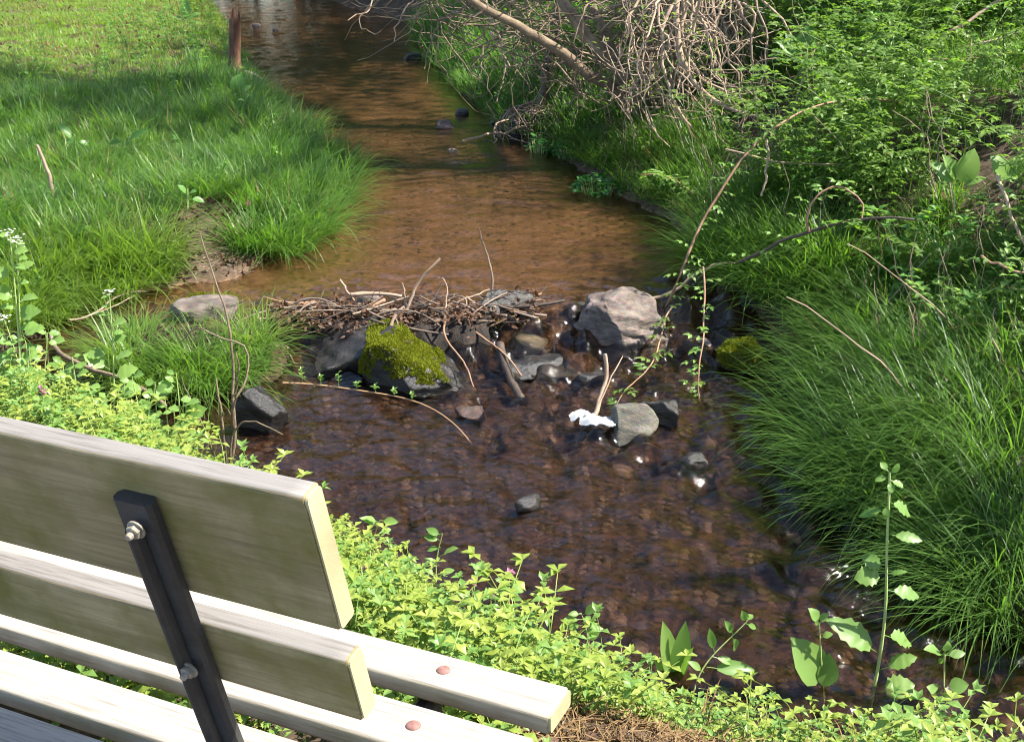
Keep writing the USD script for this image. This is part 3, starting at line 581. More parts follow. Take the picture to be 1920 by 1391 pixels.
stick('lawn_stick', 'grey curved stick standing in the long grass of the left bank', [ground(103, 390) + [0, 0, .02], ground(103, 390) + [.0, .0, .12], ground(103, 390) + [-.02, .02, .24], ground(103, 390) + [-.06, .03, .36]], .014, .009, 'vine', 'stick', 13)
stick('waterline_stick', 'dark stick reaching from the tussock into the upper pool', Y((520, 470, 6.95), (545, 478, 6.88), (575, 486, 6.8), (630, 494, 6.75)), .016, .004, 'dark_bark', 'stick', 14)
stick('fallen_branch', 'grey fallen branch slanting across the dark water behind the bench', Y((95, 628, 5.2), (170, 690, 4.95), (240, 715, 4.85), (310, 762, 4.7)), .010, .008, 'bark', 'branch', 15, extra=[(Y((240, 715, 4.85), (200, 700, 4.9), (165, 695, 4.95)), .004)])
stick('pool_twig', 'long thin twigs lying across the water at the left of the islet', Y((130, 600, 5.6), (200, 570, 5.9), (250, 547, 6.1), (275, 546, 6.15)), .006, .004, 'vine', 'twig', 16, extra=[(Y((140, 600, 5.6), (190, 583, 5.75), (250, 555, 6.0)), .004)])
stick('shore_twig', 'short pale twig arching over the water at the bench end', [ground(600, 905) + [0, 0, .1], ground(600, 905) + [.03, .02, .13], ground(600, 905) + [.07, .03, .13]], .003, .002, 'straw', 'twig', 17) if False else None
g = rng_of(17)
for i in range(120):                                              # the sticks jammed along the dam
    px = g.uniform(505, 1000); py = np.interp(px, [505, 640, 760, 880, 1000], [583, 582, 582, 588, 570]) + g.normal(0, 9)
    c = at_y(px, py, 5.79 - .004 * (py - 580) + g.normal(0, .06)); c[2] = UPZ - .02 + g.random() * .085
    a = g.normal(0, .5) + (math.pi if g.random() < .5 else 0); L = g.uniform(.10, .42); d = az_dir(a, g.normal(0, .22)) * L / 2
    bend = g.normal(0, .03, 3) * L * 2
    P = spline([c - d, c + bend, c + d], 8); r = g.uniform(.0022, .0065) * (1.9 if i % 9 == 0 else 1)
    solo('dam_stick', tube(P, taper(8, r, r * .6), 5), M[['stick', 'vine', 'red_stick', 'dark_bark'][g.choice(4, p=[.34, .10, .12, .44])]], 'thin dead stick jammed flat along the top of the dam', 'stick', True, group='sticks jammed along the dam')
def leafy(n, L, seed):
    mb = MB(); q = rng_of(seed)
    for _ in range(n): mb.add(place(leaf(L * q.uniform(.7, 1.3), L * q.uniform(.4, .7), q.uniform(-.6, .8), q.uniform(-.8, 1.2), n=3), q.normal(0, L * .4, 3) * [1, 1, .25] + [0, 0, L * .15], az_dir(q.uniform(0, 6.28), q.normal(0, .5)), q.normal(0, .4, 3) + [0, 0, 1]))
    return mb.get()
LP = []
for i in range(480):
    px = g.uniform(500, 1010); py = np.interp(px, [500, 640, 760, 880, 1010], [588, 586, 586, 590, 575]) + g.normal(0, 11)
    c = at_y(px, py, 5.76 - .004 * (py - 585) + g.normal(0, .07)); c[2] = UPZ - .03 + g.random() * .08; LP.append(c)
scatter('dam_litter', [(leafy(4, .035, 400 + k), M['litter_leaf']) for k in range(4)], np.array(LP), g.uniform(0, 6.28, len(LP)), g.uniform(.5, 1.1, len(LP)), 'dead brown leaves caught between the sticks of the dam', 'leaf litter')
# an earth core under the dam
xs = np.linspace(-1.25, -.10, 60); core = []
def dam_core():
    a = np.linspace(-.2, math.pi + .2, 13); X = xs[:, None] + 0 * a; r = .14 * (.55 + .8 * meshkit.fbm(np.c_[xs * 6, xs * 0, xs * 0], 3, 2))[:, None]
    Yc = 5.73 + .06 * np.sin(xs * 4)[:, None]
    v = np.stack([X, Yc + np.cos(a) * r * 1.1, -.03 + np.sin(a) * r * 1.15], -1); v = v + (meshkit.fbm(v * 18, 4, 9)[..., None] - .5) * .05
    n, k = v.shape[:2]; i = np.arange(n - 1)[:, None] * k; j = np.arange(k - 1)[None]
    return v.reshape(-1, 3), tris(np.stack([i + j, i + j + 1, i + k + j + 1, i + k + j], -1).reshape(-1, 4))
M['mud'] = mat_rough('dark_wet_mud', [(.25, (.006, .0045, .0035)), (.55, (.022, .016, .012)), (.8, (.06, .043, .033))], 14, .75, .9, 50, spec=.25)
solo('dam_core', dam_core(), M['mud'], 'dark muddy debris packed along the dam under the sticks', 'debris', True, kind='stuff')
def litter_sheet():
    mb = MB()
    for (px, py, sx, sy, rot, sd) in ((1092, 780, .055, .030, .3, 1), (1121, 791, .075, .045, -.2, 2)):
        c = at(px, py, .035); n = 13; u, w = np.meshgrid(np.linspace(-1, 1, n), np.linspace(-1, 1, n))
        q = 1 / np.maximum(1, np.sqrt(u ** 2 + w ** 2) * .9); u, w = u * q, w * q
        z = (meshkit.fbm(np.stack([u * 2 + sd * 9, w * 2, u * 0], -1), 4, sd) - .5) * .045 + .010 * (1 - u ** 2)
        v = np.stack([u * sx, w * sy, z], -1).reshape(-1, 3); i = np.arange(n - 1)[:, None] * n; j = np.arange(n - 1)[None]
        f = tris(np.stack([i + j, i + j + 1, i + n + j + 1, i + n + j], -1).reshape(-1, 4))
        mb.add(moved((v, f), c, rot)); mb.add(moved((v - [0, 0, .004], f[:, ::-1]), c, rot))
    return mb.get()
M['white_film'] = usdkit.material(stage, '/World/Looks/white_film', {'p': ('principled_bsdf', {'base_color': (.24, .25, .265), 'roughness': .5})}, [], surface='p.BSDF')
solo('white_litter', litter_sheet(), M['white_film'], 'crumpled white plastic litter caught on the stick in mid stream', 'litter', True)

# ------------------------------------------------------------------ grass
def field(n, seed, x0, x1, y0, y1, cond, power=1.0):
    g = rng_of(seed); x = g.uniform(x0, x1, n * 4); y = y0 + (y1 - y0) * g.random(n * 4) ** power
    z = H(x, y); k = cond(x, y) & in_view(x, y, z); x, y, z = x[k][:n], y[k][:n], z[k][:n]
    return np.c_[x, y, z]
def fb(x, y, f, seed): return meshkit.fbm(np.c_[x * f, y * f, x * 0], 3, seed)
def side(x, y): return x - np.interp(y, CX[:, 1], CX[:, 0])
def nearness(x, y): return np.interp(x, NEARL[:, 0], NEARL[:, 1]) - y
def sprig(h, n, L, W, seed, stem=.0018, lean=.5, pair=True, fold=.3, droop=.5, top=4, curl=0):
    """An upright stem with small leaves; returns the leaf mesh and the stem together."""
    q = rng_of(seed); a0 = q.uniform(0, 6.28)
    P = spline([(0, 0, -.02), (q.normal(0, .15) * h, q.normal(0, .15) * h, h * .5), (math.cos(a0) * lean * h, math.sin(a0) * lean * h, h)], 7)
    mb = MB().add(tube(P, taper(7, stem, stem * .5), 3, False))
    for i in range(n):
        s = .15 + .85 * i / max(n - 1, 1); p = np.array([np.interp(s, np.linspace(0, 1, 7), P[:, k]) for k in range(3)])
        for sg in ((0, math.pi) if pair else (0,)):
            a = a0 + i * 1.57 + sg + q.normal(0, .4); sc = q.uniform(.7, 1.2) * (1 - .35 * s)
            mb.add(place(leaf(L * sc, W * sc, fold, droop, n=2), p, az_dir(a, q.uniform(-.1, .6)), sc=1))
    for i in range(top):
        a = q.uniform(0, 6.28); mb.add(place(leaf(L * .6, W * .5, fold, droop, n=2), P[-1], az_dir(a, q.uniform(.3, 1.1))))
    return mb.get()
g = rng_of(23)
longness = lambda x, y: sstep(10.9, 9.2, y + 2.2 * (fb(x, y, .6, 5) - .5) * 2 - .5 * np.clip(1.2 - S(x, y), 0, 1) * 4)
L_ = lambda x, y: (side(x, y) < -.2) & (nearness(x, y) < -.25)
muddy = lambda x, y: (np.hypot((x + 1.62) / .26, (y - 6.8) / .50) < 1)
P = field(10500, 31, -9, 0, 6.0, 26, lambda x, y: L_(x, y) & (S(x, y) > .06) & (longness(x, y) < rng_of(3).random(len(x))), 1.0)
scatter('lawn', [(tuft(26, .075, .075, .45, .9, .0085, 500 + k, 3), M['lawn' if k < 7 else 'straw']) for k in range(8)], P, g.uniform(0, 6.28, len(P)), g.uniform(.7, 1.7, len(P)), 'short sunlit lawn grass on the left bank with patches of tree shade', 'grass')
P = field(5200, 32, -7, 0, 6.0, 15, lambda x, y: L_(x, y) & (S(x, y) > .03) & ~muddy(x, y) & (longness(x, y) > rng_of(4).random(len(x))))
LG = [(tuft(30, .07, .27, .42, 1.15, .0078, 510 + k), M[('grass', 'grass', 'tussock', 'yellow_tussock', 'grass', 'tussock')[k]]) for k in range(6)] + [(tuft(7, .06, .30, .5, .6, .0055, 519), M['straw']), (sprig(.16, 6, .05, .035, 518, .002, .4), M['big_leaf'])]
pk = np.random.default_rng(8).choice(8, len(P), p=[.15, .15, .16, .16, .15, .15, .05, .03])
scatter('long_grass', LG, P, g.uniform(0, 6.28, len(P)), g.uniform(.45, 1.2, len(P)) * (.5 + 1.0 * fb(P[:, 0], P[:, 1], 2.2, 8)), 'long soft green grass growing along the left bank', 'grass', pick=pk, tilt=g.normal(0, .16, (len(P), 2)))
P = field(1500, 33, -9, 0, 6.2, 22, lambda x, y: L_(x, y) & (S(x, y) > .1))
scatter('lawn_leaf_litter', [(leafy(1, .045, 420 + k), M['litter_leaf']) for k in range(4)], P[:220] + [0, 0, .06], g.uniform(0, 6.28, 220), g.uniform(.6, 1.2, 220), 'scattered dead leaves lying on the left lawn', 'leaf litter')

def tussock(px, py, r, L, n, mat, label, seed, group=None, lean=.55, curv=1.15, w=.005, arch=10, at3=None):
    c = ground(px, py) if at3 is None else np.array(at3, float)
    if at3 is None: c[2] = max(c[2], 0)
    t = thing('grass_tussock', label, 'grass tussock', c, 0, group); q = rng_of(seed)
    part(t, 'blades', tuft(n, r, L, lean, curv, w, seed, 5), M[mat], kind='stuff')
    for i in range(arch):
        a = q.uniform(0, 6.28); b = np.array([[math.cos(a) * r * .8, math.sin(a) * r * .8, 0]])
        part(t, 'arching_blade', blades(b, np.array([L * q.uniform(1.0, 1.25)]), np.array([a + q.normal(0, .3)]), np.array([q.uniform(.3, .7)]), np.array([q.uniform(1.0, 1.9)]), np.array([w * 1.25]), 7), M[mat])
    return t
ORD = ['nearest', 'second nearest', 'third nearest', 'fourth nearest', 'fifth nearest', 'sixth nearest', 'seventh nearest', 'eighth nearest', 'ninth nearest', 'farthest']
lb = 'bright green grass tussock overhanging the pool, %s to the muddy corner'
for i, (px, py, r, L) in enumerate([(470, 455, .16, .42), (530, 462, .18, .46), (585, 430, .16, .44), (615, 375, .18, .46), (640, 330, .16, .40), (590, 300, .20, .40), (540, 360, .22, .44), (470, 380, .20, .40), (560, 250, .22, .36), (500, 300, .22, .36)]):
    tussock(px, py, r, L, 400, 'tussock', lb % ORD[i], 600 + i, 'tussocks overhanging the pool from the left bank', w=.0075)
for i, (px, py, r, L) in enumerate([(130, 545, .20, .40), (185, 560, .20, .42), (240, 520, .20, .38), (270, 470, .20, .36), (200, 480, .24, .38), (120, 490, .22, .36), (35, 560, .22, .36), (75, 590, .18, .34), (-10, 600, .2, .36), (60, 520, .22, .36)]):
    tussock(px, py, r, L, 430, 'yellow_tussock', 'sunlit yellow green grass tussock left of the muddy corner, %s to the water' % ORD[i], 620 + i, 'yellow green tussocks left of the muddy corner', w=.0068)
ic = at(360, 660, .1)
for i, (dx, dy, r, L) in enumerate([(-.28, -.05, .14, .36), (-.12, -.2, .16, .38), (.08, -.22, .16, .40), (.22, -.12, .13, .40), (.26, .10, .10, .34), (-.3, .18, .12, .30), (.02, .30, .16, .22), (-.02, -.1, .12, .3)]):
    x, y = ic[0] + dx, ic[1] + dy
    tussock(0, 0, r, L * (.62 if i in (5, 6, 7) else .85 if i in (3, 4) else 1.05), 440 if i < 4 else 260, 'tussock' if i not in (0, 1, 4, 6) else 'yellow_tussock', 'grass tussock growing round the pale flat rock on the islet', 640 + i, 'tussocks on the islet', at3=(x, y, max(float(H(x, y)), .02)), lean=.55, curv=1.3, w=.0058)
rt = 'sunlit spiky grass tussock on the right bank, %s to the leafy hanging cane'
for i, (px, py, r, L) in enumerate([(1350, 480, .16, .40), (1410, 520, .18, .44), (1480, 540, .18, .42), (1550, 520, .2, .40), (1440, 450, .2, .36), (1530, 460, .2, .36), (1360, 400, .18, .3), (1590, 480, .2, .36)]):
    tussock(px, py, r, L, 520, 'tussock', rt % ORD[i], 660 + i, 'sunlit tussocks on the right bank', w=.0062)
dk = 'dark green grass tussock with long blades arching over the right edge of the riffle'
k = 0
for px, py in [(1590, 660), (1590, 730), (1560, 800), (1640, 640), (1660, 760), (1620, 860), (1700, 880), (1660, 940), (1740, 780), (1760, 960), (1800, 860), (1790, 1040), (1860, 1080), (1880, 960), (1850, 780), (1920, 1130), (1900, 860), (1720, 680), (1820, 690), (1960, 1020), (1660, 600)]:
    tussock(px, py, .17, .46, 460, 'dark_grass', dk, 700 + k, 'dark tussocks overhanging the riffle from the right bank', lean=.7, curv=1.3, w=.005); k += 1
R_ = lambda x, y: (side(x, y) > .2) & (nearness(x, y) < -.1)
P = field(2600, 34, .2, 6, 2.6, 9, lambda x, y: R_(x, y) & (S(x, y) > .08) & (fb(x, y, 1.2, 9) > .38))
scatter('bank_grass', [(tuft(34, .07, .28, .4, 1.2, .0058, 520 + k), M[('dark_grass', 'tussock')[k % 2]]) for k in range(5)] + [(tuft(7, .06, .34, .6, .9, .004, 529), M['straw'])], P, g.uniform(0, 6.28, len(P)), g.uniform(.6, 1.25, len(P)), 'dark green grass filling the slope of the right bank', 'grass')
P = field(1500, 35, -2.5, 4, 9, 18, lambda x, y: R_(x, y) & (S(x, y) > .0) & (S(x, y) < 1.3))
scatter('far_bank_grass', [(tuft(28, .08, .34, .4, 1.1, .011, 530 + k), M['grass']) for k in range(4)], P, g.uniform(0, 6.28, len(P)), g.uniform(.6, 1.15, len(P)), 'tall shaded grass on the far right bank upstream of the bare bush', 'grass')

# ------------------------------------------------------------------ leafy undergrowth
def compound(L, n, lf, seed, fold=.3):
    """A rose-like leaf: n pairs of leaflets on a stalk along +x, and one at the end."""
    q = rng_of(seed); P = spline([(0, 0, 0), (L * .5, 0, L * .08), (L, 0, -L * .1)], 5)
    mb = MB().add(tube(P, .0009, 3, False))
    for i in range(n):
        s = .35 + .55 * i / max(n - 1, 1); p = np.array([np.interp(s, np.linspace(0, 1, 5), P[:, k]) for k in range(3)])
        for sg in (-1, 1): mb.add(place(leaf(lf * q.uniform(.8, 1.1), lf * .55, fold, .6, n=3), p, (.45, sg, q.uniform(-.1, .3))))
    mb.add(place(leaf(lf * 1.15, lf * .6, fold, .6, n=3), P[-1], (1, 0, -.1)))
    return mb.get()
def bramble(seed, n=9, h=.35):
    q = rng_of(seed); mb = MB(); a0 = q.uniform(0, 6.28)
    P = spline([(0, 0, -.03), (math.cos(a0) * h * .3, math.sin(a0) * h * .3, h * .7), (math.cos(a0) * h * .9, math.sin(a0) * h * .9, h)], 8)
    mb.add(tube(P, taper(8, .0025, .0012), 4, False))
    for i in range(n):
        s = .2 + .8 * i / n; p = np.array([np.interp(s, np.linspace(0, 1, 8), P[:, k]) for k in range(3)])
        mb.add(place(compound(.06, 2, .032, seed + i), p, az_dir(q.uniform(0, 6.28), q.uniform(-.2, .6))))
    return mb.get()
def straws(n, L, seed):
    q = rng_of(seed); mb = MB()
    for _ in range(n):
        c = q.normal(0, .02, 3) * [1, 1, .2] + [0, 0, .006]; d = az_dir(q.uniform(0, 6.28), q.normal(0, .15)) * L * q.uniform(.3, 1)
        mb.add(tube(np.array([c - d / 2, c + q.normal(0, .003, 3), c + d / 2]), .0011, 3, False))
    return mb.get()
HB = ground(320, 75)
P = field(260, 47, -7, -2, 9, 24, lambda x, y: (np.hypot((x - HB[0]) / 1.1, (y - HB[1]) / 4.5) < 1) & (S(x, y) > .05))
scatter('lawn_edge_herbs', [(sprig(.30 + .08 * k, 7, .07, .05, 812 + k, .003, .3), M['big_leaf']) for k in range(3)] + [(tuft(10, .06, .5, .3, .5, .004, 816), M['straw'])], P, g.uniform(0, 6.28, len(P)), g.uniform(.5, 1.1, len(P)), 'leafy weeds and dry stalks along the far edge of the left lawn by the stump', 'weeds')
P = field(300, 48, -2.2, -1.2, 6.0, 7.6, lambda x, y: L_(x, y) & (np.hypot((x + 1.62) / .34, (y - 6.8) / .60) < 1) & (S(x, y) > -.05))
scatter('corner_litter', [(leafy(3, .045, 440 + k), M['litter_leaf']) for k in range(3)] + [(straws(4, .16, 446), M['vine'])], P, g.uniform(0, 6.28, len(P)), g.uniform(.5, 1.1, len(P)), 'dead leaves and bits of stalk in the bare muddy corner of the left bank', 'leaf litter')
def stalks(n, L, seed):
    q = rng_of(seed); mb = MB()
    for _ in range(n):
        a = q.uniform(0, 6.28); d = az_dir(a, q.uniform(.6, 1.35)) * L * q.uniform(.5, 1); o = q.normal(0, .1, 3) * [1, 1, 0]
        mb.add(tube(wob(spline([o, o + d * .5 + q.normal(0, .03, 3), o + d], 9), .03, seed), taper(9, .0026, .0013), 4, False))
    return mb.get()
P = field(150, 49, .6, 6.5, 4.2, 12, lambda x, y: (side(x, y) > .2) & (S(x, y) > .3))
scatter('dry_stalks', [(stalks(3, .7, 890 + k), M[('vine', 'red_stick', 'vine')[k]]) for k in range(3)], P, g.uniform(0, 6.28, len(P)), g.uniform(.6, 1.3, len(P)), 'dry pale stalks sticking out of the right bank plants', 'dry stalks')
# near bank ground cover
NB = lambda x, y: (nearness(x, y) > .0) & (S(x, y) > .05)
clear = lambda x, y: np.hypot((x - .34) / .42, (y - 1.98) / .20) > 1 + .5 * (fb(x, y, 6, 3) - .5)
P = field(5200, 41, -2.6, 1.6, 1.5, 5.8, lambda x, y: NB(x, y) & clear(x, y) & (S(x, y) < 1.35 + .25 * fb(x, y, 2, 5)) & (fb(x, y, 3, 15) > .30))
scatter('ground_cover', [(sprig(.085 + .03 * (k % 3), (6, 5, 7)[k % 3], (.019, .026, .034)[k % 3], (.011, .015, .022)[k % 3], 800 + k, .0012, .6), M['cover' if k % 4 else 'mustard_leaf']) for k in range(9)], P, g.uniform(0, 6.28, len(P)), g.uniform(.55, 1.45, len(P)) * (.7 + .6 * fb(P[:, 0], P[:, 1], 2.5, 8)) * (.45 + .55 * sstep(.05, .6, S(P[:, 0], P[:, 1]))), 'bright yellow green small leaved ground cover along the near bank', 'ground cover')
P = field(600, 42, -2.6, 1.6, 1.5, 5.8, lambda x, y: NB(x, y) & clear(x, y) & (S(x, y) < 1.3) & (fb(x, y, 2.2, 25) > .5))
scatter('near_bank_herbs', [(sprig(.17, 7, .034, .018, 820 + k, .0018, .35, top=6), M['mustard_leaf' if k % 2 else 'cover']) for k in range(5)], P, g.uniform(0, 6.28, len(P)), g.uniform(.6, 1.2, len(P)) * (.4 + .6 * sstep(.1, .7, S(P[:, 0], P[:, 1]))), 'taller leafy herbs standing out of the near bank ground cover', 'herbs')
P = field(240, 50, -2.6, 1.6, 1.5, 5.8, lambda x, y: NB(x, y) & clear(x, y) & (S(x, y) < 1.2))
scatter('near_bank_grass', [(tuft(12, .04, .17, .4, 1.0, .0045, 540 + k), M[('yellow_tussock', 'tussock', 'straw')[k]]) for k in range(3)], P, g.uniform(0, 6.28, len(P)), g.uniform(.5, 1.1, len(P)), 'thin grass wisps growing through the near bank ground cover', 'grass')
# dry litter of the bare corner
P = field(1300, 43, -.35, 1.2, 1.5, 2.5, lambda x, y: NB(x, y) & ~clear(x, y) | (np.hypot((x - .34) / .5, (y - 1.98) / .26) < 1))
scatter('dry_mulch', [(straws(7, .07, 840 + k), M['straw']) for k in range(4)] + [(leafy(3, .022, 850 + k), M['litter_leaf']) for k in range(3)], P, g.uniform(0, 6.28, len(P)), g.uniform(.6, 1.3, len(P)), 'dry straw and leaf mulch on the bare soil by the bench end', 'mulch')
# right bank undergrowth
shrub_room = lambda x, y: (np.hypot((x - 1.35) / .55, (y - 8.4) / 1.5) > 1) & (np.hypot((x - .9) / .8, (y - 9.9) / 1.0) > 1)
P = field(3600, 44, .4, 7.5, 4.5, 14, lambda x, y: R_(x, y) & (S(x, y) > .45) & (fb(x, y, 1.0, 35) > .40 + .13 * sstep(2.2, 4.2, x)) & shrub_room(x, y))
scatter('undergrowth', [(sprig(.22 + .05 * (k % 3), 7, (.036, .05, .075)[k % 3], (.022, .03, .055)[k % 3], 860 + k, .002, .5), M[('bush_leaf', 'mustard_leaf', 'big_leaf', 'bush_leaf', 'bush_leaf', 'bush_leaf')[k]]) for k in range(6)], P, g.uniform(0, 6.28, len(P)), g.uniform(.5, 1.3, len(P)), 'leafy green undergrowth covering the right bank', 'undergrowth')
P = field(1500, 45, .6, 6.5, 3.6, 11, lambda x, y: R_(x, y) & (S(x, y) > .35) & (fb(x, y, 1.1, 45) > .42 + .12 * sstep(2.2, 4.2, x)) & shrub_room(x, y))
scatter('bramble_leaves', [(bramble(880 + 20 * k, 10, .38 + .08 * k), M['bush_leaf']) for k in range(5)], P, g.uniform(0, 6.28, len(P)), g.uniform(.6, 1.3, len(P)), 'young bramble shoots with small leaves mixed through the right bank', 'bramble')
P = field(1100, 46, .5, 7.5, 5.5, 13, lambda x, y: R_(x, y) & (S(x, y) > .3))
scatter('bank_leaf_litter', [(leafy(3, .05, 430 + k), M['litter_leaf']) for k in range(3)] + [(straws(5, .35, 870 + k), M['vine']) for k in range(3)], P + [0, 0, .02], g.uniform(0, 6.28, len(P)), g.uniform(.6, 1.4, len(P)), 'dead leaves and dry stalks lying under the right bank plants', 'leaf litter')

# ------------------------------------------------------------------ single plants, stump, bare bush, canes
def plant(name, label, cat, stem, leaves, smat='green_stem', lmat='mustard_leaf', r=(.004, .002), seed=1, teeth=0, group=None, wid=.8, flowers=None, droop=.5):
    """stem: (px, py, distance) points from the ground up; leaves: (stem px, stem py, tip px, tip py[, width ratio])."""
    q = rng_of(seed); P = spline([at_y(*p) for p in stem], 16); t = thing(name, label, cat, P[0], 0, group)
    part(t, 'stem', tube(P - P[0], taper(16, *r), 6), M[smat], True)
    ys = [p[1] for p in stem][::-1]; ds = [p[2] for p in stem][::-1]
    for lf in leaves:
        sx, sy, tx, ty = lf[:4]; wr = lf[4] if len(lf) > 4 else wid
        yy = float(np.interp(sy, ys, ds)); a = at_y(sx, sy, yy); b = at_y(tx, ty, yy - q.uniform(-.02, .03))
        d = b - a; L = np.linalg.norm(d); pet = min(.25 * L, .03)
        mb = MB().add(tube(np.array([a, a + d * pet / L]) - P[0], .0012, 4, False))
        mb.add(place(leaf(L - pet, (L - pet) * wr, q.uniform(.1, .4), droop * q.uniform(.5, 1.2), teeth, 5, seed=seed + int(tx), base=.5), a + d * pet / L - P[0], d + [0, 0, .15 * L], np.array([0, -.55, 1]) + q.normal(0, .25, 3)))
        part(t, 'leaf', mb.get(), M[lmat], 60)
    for (fx, fy, n, sz) in (flowers or []):
        c = at_y(fx, fy, float(np.interp(fy, ys, ds))); mb = MB()
        for _ in range(n): 
            o = c + q.normal(0, sz, 3) * [1, 1, .5] - P[0]; e = q.uniform(0, 1.5)
            for kk in range(4): mb.add(place(leaf(.006, .005, .2, .2, n=2), o, az_dir(e + kk * 1.57, .4)))
        part(t, 'flower_head', mb.get(), M['petal'])
    return t
yb = lambda px, py: float(ground(px, py)[1])
y0 = yb(1640, 1325)
plant('garlic_mustard', 'tall garlic mustard stalk with toothed pale leaves at the bottom right bank', 'plant', [(1632, 1325, y0), (1650, 1230, y0 + .02), (1661, 1130, y0 + .03), (1663, 1020, y0 + .03), (1667, 930, y0 + .03), (1668, 885, y0 + .03)],
      [(1667, 885, 1650, 866), (1667, 890, 1690, 872), (1667, 893, 1640, 902), (1667, 898, 1694, 915), (1668, 900, 1672, 925), (1664, 938, 1712, 968), (1664, 950, 1610, 972, .45), (1664, 945, 1660, 972), (1663, 1000, 1732, 1017, .5), (1662, 1072, 1604, 1088, .95), (1662, 1068, 1614, 1045, .8), (1662, 1075, 1702, 1072, .4), (1661, 1105, 1726, 1122, .6), (1657, 1190, 1712, 1208, .9), (1648, 1225, 1552, 1162, .55), (1650, 1255, 1722, 1232, .6), (1640, 1300, 1718, 1285, .95)], r=(.0048, .003), seed=3, teeth=5)
y0 = yb(1535, 1320)
plant('young_mustard', 'short budding herb with one very broad pale leaf left of the tall garlic mustard', 'plant', [(1545, 1330, y0), (1540, 1240, y0), (1536, 1170, y0)], [(1542, 1290, 1500, 1205, .7), (1545, 1300, 1560, 1235, .6), (1536, 1170, 1520, 1140), (1536, 1170, 1552, 1148), (1536, 1172, 1528, 1165), (1538, 1195, 1562, 1187, .8)], seed=4, r=(.003, .002))
y0 = yb(1770, 1330)
plant('young_mustard', 'short herb with a flat rosette of pale leaves right of the tall garlic mustard', 'plant', [(1768, 1340, y0), (1770, 1280, y0), (1771, 1225, y0)], [(1771, 1228, 1735, 1215, .7), (1771, 1228, 1812, 1226, .6), (1771, 1230, 1760, 1245, .7), (1771, 1225, 1780, 1205), (1769, 1290, 1818, 1285, .9), (1769, 1300, 1740, 1290, .8)], seed=5, r=(.003, .002))
y0 = yb(1262, 1285)
plant('dock_plant', 'upright light green dock leaves at the middle of the near bank edge', 'plant', [(1262, 1300, y0), (1262, 1275, y0)], [(1262, 1285, 1246, 1168, .32), (1264, 1285, 1290, 1168, .3), (1264, 1288, 1300, 1215, .35), (1260, 1288, 1225, 1235, .3)], seed=6, droop=.2)
y0 = yb(1370, 1320)
plant('branching_herb', 'thin branching herb with small toothed leaves leaning over the dark riffle', 'plant', [(1300, 1310, y0), (1335, 1230, y0 + .03), (1375, 1190, y0 + .05), (1400, 1165, y0 + .06)], [(1400, 1165, 1392, 1148), (1400, 1165, 1412, 1150), (1398, 1168, 1420, 1180, .5), (1375, 1190, 1360, 1165, .5), (1372, 1190, 1384, 1225, .5), (1340, 1225, 1330, 1180, .4), (1335, 1230, 1382, 1245, .45), (1320, 1260, 1290, 1240, .5), (1325, 1250, 1420, 1262, .4), (1310, 1290, 1380, 1300, .4)], seed=7, r=(.0025, .0012))
for i, (px, py, hx, hy) in enumerate([(820, 1085, 830, 1000), (700, 1060, 712, 975), (950, 1130, 955, 1090), (1100, 1220, 1090, 1150)]):
    y0 = yb(px, py + 25); q = rng_of(90 + i)
    lv = [(px + (hx - px) * s, py + (hy - py) * s, px + (hx - px) * s + q.choice([-1, 1]) * q.uniform(20, 38), py + (hy - py) * s - q.uniform(-8, 22), .6) for s in (.1, .3, .5, .7, .85, .95, 1)]
    plant('bank_herb', ['leafy herb rising above the cover near the right end of the bench back', 'leafy herb just past the right end of the bench back', 'low leafy herb beside the pink dead nettle', 'leafy herb at the bank edge above the front seat board end'][i], 'plant', [(px, py + 25, y0), (px, (py + hy) / 2, y0), (hx, hy, y0)], lv, seed=30 + i, r=(.003, .0015))
for i, (px, py, hx, hy) in enumerate([(955, 1180, 955, 1076), (887, 1170, 885, 1095), (922, 1170, 920, 1120), (95, 830, 78, 735), (828, 1200, 826, 1132), (690, 1130, 686, 1070)]):
    y0 = yb(px, py); q = rng_of(70 + i); P = [(px, py, y0), ((px + hx) / 2, (py + hy) / 2, y0), (hx, hy, y0)]
    t = plant('dead_nettle', ['dead nettle with the largest pink flower head standing against the dark water', 'dead nettle with a pink head left of the largest one', 'small dead nettle low between the other pink heads', 'dead nettle with a dull red head above the left end of the bench back', 'faded purple dead nettle deep in the cover right of the bench', 'small pink dead nettle close to the bench back end'][i], 'plant', P, [(hx, hy + 14 + 7 * k, hx + sg * 18, hy + 20 + 8 * k, .8) for k in range(3) for sg in (-1, 1)], seed=50 + i, r=(.002, .0015))
    mb = MB(); c = at_y(hx, hy, y0) - at_y(*P[0])
    for k in range(22 if i in (0, 3) else 13): mb.add(place(leaf(.017, .012, .4, .5, n=2), c + [q.normal(0, .003), q.normal(0, .003), -.022 * k / 22 + .008], az_dir(q.uniform(0, 6.28), q.uniform(.1, 1.2))))
    part(t, 'flower_head', mb.get(), M['pink'])
